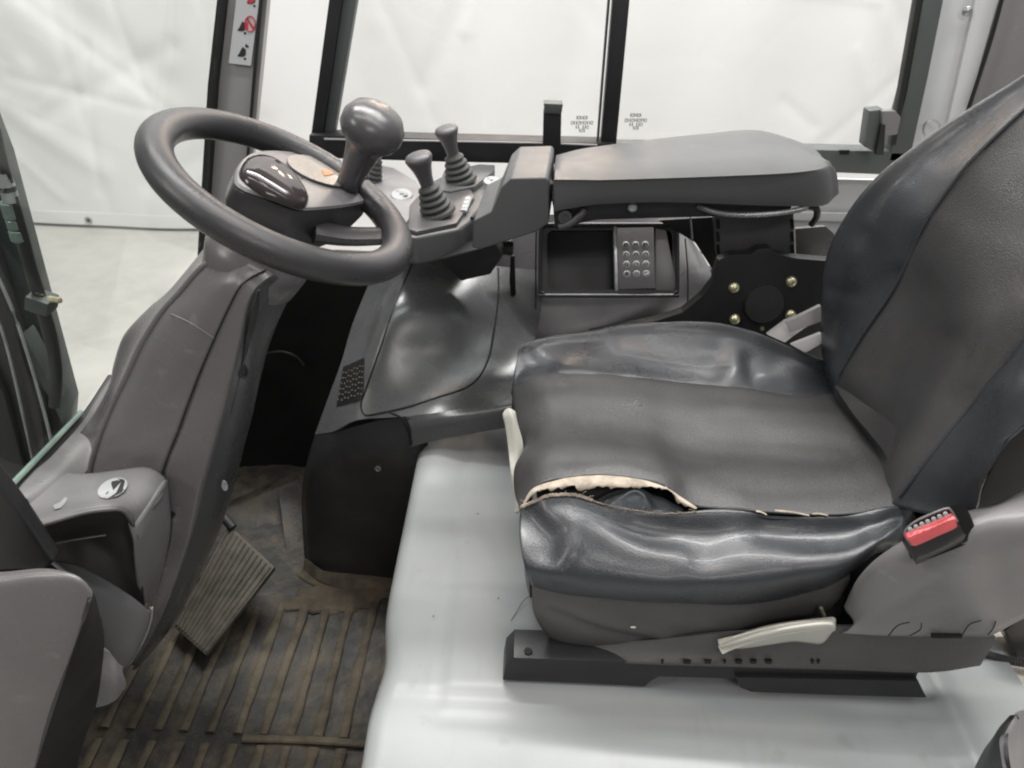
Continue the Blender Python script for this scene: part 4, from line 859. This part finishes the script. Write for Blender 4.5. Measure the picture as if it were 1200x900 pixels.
surf('near_bolster', endwrap([[q+np.array([0, .006, -.014]) for q in pts(lipL)], pts(lipL), pts(nb1), pts(nb2), pts(nb3), pts(nb4), [q+np.array([.002, .012, -.008]) for q in pts(nb4)]]), seat, 'vinyl', n=130, ru=12, thick=.003, disp=nbf, world=True, sharp=None)
sk1 = [(624, 692, .648), (655, 700, .645), (705, 706, .642), (780, 712, .64), (845, 712, .64), (900, 706, .642), (950, 696, .645), (995, 682, .65)]
sk2 = [(625, 716, .645), (652, 724, .638), (705, 730, .635), (780, 734, .635), (845, 734, .636), (890, 724, .64), (940, 712, .645), (985, 700, .65)]
sk3 = [(640, 744, .65), (664, 750, .642), (710, 754, .638), (780, 756, .638), (845, 754, .64), (880, 742, .645), (930, 726, .65), (975, 712, .655)]
sk4 = [(668, 768, .66), (690, 770, .655), (725, 774, .65), (785, 776, .65), (845, 770, .655), (880, 756, .66), (930, 740, .665), (975, 724, .67)]
skf = folds([([(645, 716), (700, 738), (770, 752)], 4, -.004), ([(650, 708), (710, 730), (780, 744)], 6, .004), ([(800, 720), (860, 728)], 16, .004), ([(740, 715), (700, 712)], 12, -.003)], noise=.001)
surf('cushion_skirt', [[q+np.array([.002, .010, .022]) for q in pts(sk1)], [q+np.array([0, .003, .008]) for q in pts(sk1)], pts(sk1), pts(sk2), pts(sk3), pts(sk4), [q+np.array([.01, .03, -.01]) for q in pts(sk4)]], seat, 'skirt', n=60, ru=8, thick=.003, disp=skf, world=True, sharp=None)
lathe('white_speck', [(.003, 0), (.002, .001), (.0003, .0012)], Q(742, 735, y=.628), (0, -1, .1), seat, 'bone', seg=8, sx=1.3, sy=.6)
# tear: beige lining folded out of upper lip, foam inside, frayed lower lip
lt = [(613, 590, .718), (625, 573, .722), (655, 563, .726), (672, 560, .728), (690, 558.5, .729), (710, 558, .729), (733, 560, .727), (757, 564, .724), (781, 572, .720), (800, 584, .716), (817, 595, .711)]
lb = [(614, 592, .716), (630, 576, .716), (652, 573, .716), (672, 571, .716), (676, 576, .714), (694, 572, .715), (713, 570, .716), (733, 572.5, .715), (762, 571, .716), (785, 574, .714), (794, 587, .711), (812, 596, .709)]
lr = np.array([resample([pts(lt)], 70)[0], resample([pts(lb)], 70)[0]])
jag = rng.normal(size=70).cumsum(); jag = (jag-np.linspace(jag[0], jag[-1], 70))
jz = .0022*np.sin(np.arange(70)*.45+1)*np.sin(np.arange(70)*.21)+.0008*np.sin(np.arange(70)*1.7)+.0014*rng.normal(size=70)
lm = (lr[0]+lr[1])/2+np.array([0, -.003, .001]); lr[1][:, 2] += jz; 
pob('torn_lining', grid_mesh(cr(np.array([lr[0]+np.array([0, .004, -.002]), lr[0], lm, lr[1], lr[1]+np.array([0, .006, -.002])]), 4), 0), seat, 'lining', sharp=None)
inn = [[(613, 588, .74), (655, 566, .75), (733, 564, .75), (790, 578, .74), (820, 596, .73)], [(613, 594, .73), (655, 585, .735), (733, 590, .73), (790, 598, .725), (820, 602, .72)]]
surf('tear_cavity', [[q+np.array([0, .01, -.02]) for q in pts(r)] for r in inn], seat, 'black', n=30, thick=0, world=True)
surf('inner_cushion', [[(700, 585, .735), (725, 574, .74), (750, 574, .74), (775, 583, .735), (800, 595, .73)], [(700, 592, .722), (725, 583, .722), (748, 580, .72), (772, 590, .722), (800, 599, .72)], [(705, 600, .712), (728, 600, .710), (750, 602, .71), (775, 604, .71), (800, 606, .71)]], seat, 'foam', n=40, ru=8, thick=0, disp=folds([([(745, 578), (738, 598)], 8, .004), ([(765, 582), (770, 600)], 4, -.004)]))
lw = resample([pts([(a, b+.5, y-.003) for a, b, y in lipL[:7]])], 150)[0]
lw2 = lw.copy(); lw2[:, 2] += .0012*np.abs(np.sin(np.arange(150)*2.1))+.0006*rng.normal(size=150)
pob('zip_fray', sweep_mesh(lw2[:62], .0022, n=1, seg=6), seat, 'lining')
pob('zip_fray', sweep_mesh(lw2[62:], .0007, n=1, seg=6), seat, 'lining')
for k in range(16):
    t = rng.uniform(0, 1); q = lw2[int(t*149)]; e = q+np.array([rng.normal()*.006, rng.normal()*.002, rng.uniform(.002, .010)])
    sweep('loose_thread', [q, (q+e)/2+np.array([rng.normal()*.002, -.001, .002]), e], .0003, seat, 'lining', world=True, seg=4)
for a, b in (((886, 599), (898, 603)), ((908, 598), (948, 604)), ((952, 602), (970, 604))):
    sweep('loose_lining', [(a[0], a[1], .708), ((a[0]+b[0])/2, (a[1]+b[1])/2-1, .706), (b[0], b[1], .706)], .0016, seat, 'lining', flat=.5, seg=6)
sweep('centre_seam', [(q[0], q[1], q[2]-.001) for q in lipU[6:]], .0014, seat, 'seal', seg=6)

# backrest
bseam = [(978, 480, 1.0), (983, 440, 1.0), (1009, 395, 1.0), (1044, 343, 1.0), (1064, 305, 1.0), (1082, 265, 1.0), (1113, 219, 1.0), (1142, 184, 1.0), (1200, 128, 1.0), (1260, 80, 1.0)]
bsil = [(976, 470, 1.09), (964, 415, 1.10), (962, 360, 1.10), (966, 311, 1.10), (986, 262, 1.10), (1026, 210, 1.10), (1084, 163, 1.10), (1130, 132, 1.09), (1200, 88, 1.08), (1270, 45, 1.07)]
bmid = [(977, 475, 1.05), (970, 425, 1.06), (978, 372, 1.07), (996, 322, 1.075), (1018, 280, 1.075), (1048, 235, 1.075), (1096, 188, 1.07), (1138, 154, 1.065), (1202, 105, 1.06), (1268, 62, 1.05)]
bff = folds([([(1000, 300), (1005, 350), (990, 400)], 14, .004), ([(1040, 270), (1060, 230)], 14, .004), ([(975, 340), (1010, 345), (1050, 320)], 7, -.004), ([(985, 400), (975, 440)], 8, .003), ([(1020, 260), (1090, 200)], 9, .003)], noise=.0012)
surf('back_far_bolster', [[q+np.array([.10, .01, -.02]) for q in pts(bsil)], [q+np.array([.03, .012, 0]) for q in pts(bsil)], pts(bsil), pts(bmid), pts(bseam), [q+np.array([.012, -.004, 0]) for q in pts(bseam)]], seat, 'vinyl', n=90, ru=10, thick=.003, disp=bff, world=True, sharp=None)
nseam = [(1045, 592, .735), (1053, 581, .735), (1080, 547, .735), (1105, 516, .735), (1131, 484, .735), (1165, 440, .735), (1200, 398, .735), (1270, 310, .735)]
S1 = resample([pts(bseam), pts(nseam)], 16)
rowsB = [list(S1[0]+np.array([.012, .003, 0]))]
for i in range(9):
    t = i/8; r = S1[0]*(1-t)+S1[1]*t; r[:, 0] += .030*math.sin(math.pi*t)*.7; rowsB.append(list(r))
rowsB.append(list(S1[1]+np.array([.012, -.003, 0])))
bpf = folds([([(1035, 528), (1080, 450), (1110, 400)], 12, -.004), ([(1040, 560), (1100, 480), (1200, 360)], 14, .004), ([(1100, 300), (1180, 380)], 40, .003)], noise=.0010)
surf('back_panel', rowsB, seat, 'vinylmat', n=80, ru=8, thick=.003, disp=bpf, world=True, sharp=None)
# lower flap of the panel tucked into the cushion
surf('back_tuck', [[(978, 452, 1.0), (1000, 485, .93), (1035, 528, .84), (1048, 560, .78), (1056, 584, .74)], [(990, 440, 1.0), (1015, 470, .93), (1052, 505, .84), (1068, 540, .78), (1078, 565, .74)]], seat, 'vinylmat', n=24, ru=6, thick=.003)
nb_o = [(1118, 608, .665), (1144, 597, .66), (1150, 570, .655), (1160, 548, .65), (1178, 522, .65), (1200, 503, .65), (1240, 462, .65), (1290, 410, .65)]
nb_m = [(1085, 602, .69), (1100, 590, .69), (1116, 560, .69), (1134, 530, .69), (1158, 494, .69), (1184, 460, .69), (1222, 420, .69), (1280, 350, .69)]
surf('back_near_bolster', [[q+np.array([.012, .004, 0]) for q in pts(nseam)], [q+np.array([-.002, 0, 0]) for q in pts(nseam)], pts(nb_m), pts(nb_o), [q+np.array([.004, .05, -.012]) for q in pts(nb_o)]], seat, 'vinyl', n=50, ru=10, thick=.003, world=True, sharp=None,
     disp=folds([([(1100, 590), (1150, 540)], 12, .004), ([(1130, 590), (1145, 560)], 7, .004), ([(1110, 560), (1170, 490), (1200, 455)], 10, .003)], noise=.001))
sweep('back_piping', [(q[0], q[1], q[2]-.004) for q in bseam[1:]], .0024, seat, 'vinyl', seg=8)
sweep('back_piping', [(q[0]+1, q[1]+1, q[2]-.004) for q in nseam[1:]], .0022, seat, 'vinyl', seg=8)
# side shell
prism('dark_gap_filler', [(1150, 575, .70), (1185, 500, .70), (1290, 400, .70), (1290, 600, .70), (1130, 612, .70)], (0, .06, 0), seat, 'rubber', bevel=.004)  # dark plate added to fill the black gap beside the near bolster
surf('side_shell', [[(1000, 700, .66), (1022, 668, .66), (1055, 640, .66), (1095, 612, .66), (1135, 598, .655), (1170, 590, .65), (1205, 570, .65), (1270, 540, .65)],
                    [(989, 711, .635), (1005, 680, .625), (1030, 655, .615), (1068, 634, .61), (1110, 620, .605), (1150, 606, .60), (1205, 590, .60), (1270, 560, .60)],
                    [(1000, 728, .615), (1022, 715, .60), (1048, 695, .59), (1080, 673, .585), (1125, 650, .58), (1165, 636, .58), (1205, 622, .575), (1270, 600, .57)],
                    [(994, 738, .612), (1028, 732, .60), (1058, 720, .59), (1090, 705, .585), (1130, 690, .58), (1168, 680, .58), (1205, 668, .575), (1270, 650, .57)],
                    [(986, 742, .612), (1030, 745, .60), (1065, 746, .592), (1095, 746, .586), (1130, 746, .583), (1162, 744, .58), (1190, 730, .58), (1270, 690, .57)]], seat, 'lightplastic', n=70, ru=8, sharp=None, label='smooth grey moulded shell with the belt buckle slot')
prism('buckle_slot', smoothpoly([(1066, 640, .595), (1062, 625, .60), (1080, 606, .605), (1118, 592, .60), (1132, 594, .60), (1145, 628, .588), (1134, 637, .583), (1078, 657, .58)], 3), (.004, .010, -.010), seat, 'black', world=True, bevel=0)
bk = prism('belt_buckle', smoothpoly([(1060, 628, .575), (1060, 622, .575), (1070, 613, .578), (1108, 596, .578), (1115, 597, .578), (1128, 622, .572), (1128, 630, .572), (1080, 652, .568), (1074, 650, .568)], 4), (.012, .014, -.024), seat, 'darkplastic', world=True, bevel=.002)
sweep('buckle_rim', [(1068, 639, .570), (1060, 625, .574), (1070, 613, .576), (1090, 603, .576), (1109, 596, .576), (1115, 599, .575), (1122, 611, .573)], .0011, bk, 'lightplastic', seg=6)
prism('release_button', smoothpoly([(1065, 630, .566), (1092, 619, .568), (1118, 608, .568), (1121, 614, .567), (1120, 619, .566), (1098, 629, .565), (1073, 640, .565), (1067, 636, .565)], 3), (0, .008, 0), bk, 'red', world=True, bevel=.001)
for i in range(7): lathe('grip_dot', [(.0026, 0), (.0022, .0012), (.0004, .0015)], Q(1066.5+i*6.9, 620.5-i*3.0, y=.5715), (0, -1, .6), bk, 'pad', seg=12)
surf('seat_base', [[(640, 742, .655), (720, 752, .64), (850, 742, .626), (985, 734, .62), (1090, 742, .615), (1163, 742, .615)], [(652, 762, .65), (720, 765, .63), (850, 764, .618), (985, 758, .612), (1090, 760, .61), (1166, 750, .61)], [(664, 769, .65), (720, 776, .62), (850, 780, .610), (985, 783, .608), (1088, 786, .606), (1150, 778, .61)], [(666, 770, .66), (720, 777, .63), (850, 781, .62), (985, 784, .618), (1088, 787, .616), (1148, 779, .62)]], seat, 'skirt', n=50, ru=6, thick=.004)
for a in ([(1041, 745), (1052, 733), (1066, 729)], [(1066, 745), (1078, 738), (1080, 730)], [(1127, 745), (1136, 732), (1150, 727)], [(1158, 744), (1164, 736), (1167, 728)]):
    sweep('shell_slit', [(p_[0], p_[1], .578) for p_ in a], .0007, seat, 'black', seg=5)
prism('shell_slot', [(1092, 744, .58), (1128, 745, .58), (1127, 748, .58), (1092, 748, .58)], (0, .003, 0), seat, 'black', bevel=0)
for px, w_ in [(775, 3), (801, 9), (826, 8), (848, 3), (862, 8), (880, 7), (897, 8), (951, 3), (958, 3)]:
    prism('vent_slot', [(px, 774.5, .6065), (px+w_, 774.5, .6065), (px+w_-1, 778, .6065), (px, 778, .6065)], (0, .003, 0), seat, 'black', bevel=0)
# black slab painting in the shade of the gap behind the handle
prism('handle_gap_shade', [(850, 752, .652), (905, 728, .655), (965, 706, .66), (990, 700, .66), (985, 722, .65), (960, 735, .645), (880, 752, .645)], (0, .02, 0), seat, 'black', bevel=.002)
sweep('recess_spring', [(962, 712, .640), (966, 722, .640)], .0022, seat, 'brass', seg=6)
surf('tilt_handle', [[(841, 756, .62), (858, 746, .62), (890, 735, .62), (925, 728, .62), (960, 724, .62), (977, 723, .62), (980, 727, .62)],
                     [(842, 758, .607), (862, 752, .604), (892, 744, .602), (925, 737, .60), (958, 733, .60), (976, 733, .602), (979, 738, .605)],
                     [(845, 760, .61), (870, 760, .61), (900, 756, .61), (930, 752, .61), (950, 754, .61), (964, 754, .61), (976, 740, .61)]], seat, 'bone', n=36, ru=8, thick=.010, sharp=None, label='bone white adjusting handle under the cushion side')
surf('front_handle', [[(592, 480, .90), (589, 486, .89), (592, 500, .88), (596, 530, .86), (599, 560, .83), (604, 594, .80)],
                      [(597, 478, .895), (600, 486, .885), (604, 510, .87), (606, 540, .85), (606, 565, .82), (606, 598, .79)],
                      [(604, 482, .90), (608, 500, .885), (613, 520, .87), (613, 545, .85), (613, 570, .82), (611, 600, .79)]], seat, 'bone', n=30, ru=6, thick=.012, sharp=None, label='bone white handle at the cushion front')
# slide rails
rl = thing('seat_slide_rail', 'black steel slide rail under the near side of the seat', 'rail', (.3, .63, .335))
R_ = [(590, 797), (592, 780), (603, 770), (660, 772), (860, 777), (1075, 782), (1083, 792), (1072, 794), (868, 793), (770, 794), (760, 800), (752, 805), (680, 801)]
prism('rail_body', [(a, b, .618) for a, b in [(589, 797), (592, 781), (602, 771), (770, 776), (1078, 784), (1074, 794), (872, 796), (772, 793), (762, 799), (756, 805), (680, 801)]], (0, .045, 0), rl, 'frame', bevel=.0015)
prism('rail_foot', [(a, b, .612) for a, b in [(862, 794), (1076, 798), (1086, 818), (980, 815), (880, 811), (868, 806)]], (0, .02, 0), rl, 'frame', bevel=.0015)
rz = Q(640, 772, y=.618)[2]
lathe('rail_hole', [(.0055, 0), (.005, .0006), (.0005, .0006)], HZ(619, 763, rz+.0008), (0, 0, 1), rl, 'black', seg=16)
# inner far rail for depth
box('far_rail', (.30, 1.0, .35), (.5, .04, .03), rl, 'frame')
box('rear_filler', (.50, .81, .45), (.14, .26, .17), seat, 'black')
box('under_frame', (.32, .83, .38), (.42, .30, .07), seat, 'black')

# ================================================================ RIGHT EDGE
cr_ = thing('corrugated_cable', 'dark ribbed cable running to the right edge behind the seat base', 'cable', tuple(Q(1180, 770, z=.33)))
cpts = [Q(1145, 760, z=.345), Q(1160, 768, z=.338), Q(1178, 773, z=.334), Q(1205, 778, z=.334), Q(1240, 784, z=.334)]
C = cr(cpts, 16); rad = .0055+.0010*np.cos(np.arange(len(C))*math.pi)
pob('cable_sleeve', sweep_mesh(C, list(rad), n=1, seg=10), cr_, 'plastic')
bb = thing('rear_block', 'black block at the right edge behind the seat shell', 'bracket', tuple(Q(1195, 750, z=.33)))
prism('block_body', [(1178, 740, .70), (1205, 715, .70), (1250, 700, .70), (1250, 775, .70), (1192, 772, .70)], (0, .05, 0), bb, 'darkplastic', bevel=.004)
gb = thing('corner_housing', 'dark grey rounded housing in the bottom right corner', 'housing', tuple(Q(1180, 890, y=.5)))
surf('housing_top', [[(1182, 850, .50), (1192, 838, .51), (1206, 832, .52), (1260, 822, .53)], [(1176, 868, .48), (1190, 872, .485), (1206, 880, .49), (1260, 900, .49)], [(1180, 900, .46), (1192, 925, .46), (1206, 950, .46), (1260, 960, .46)]], gb, 'lightplastic', n=16, thick=.004)
surf('housing_side', [[(1192, 838, .51), (1180, 850, .50), (1176, 868, .48), (1180, 900, .46), (1188, 930, .45)], [(1184, 838, .515), (1170, 854, .51), (1160, 876, .50), (1152, 900, .49), (1145, 930, .48)], [(1180, 842, .53), (1165, 862, .53), (1152, 880, .53), (1140, 905, .52), (1130, 935, .51)]], gb, 'darkplastic', n=20, ru=6)
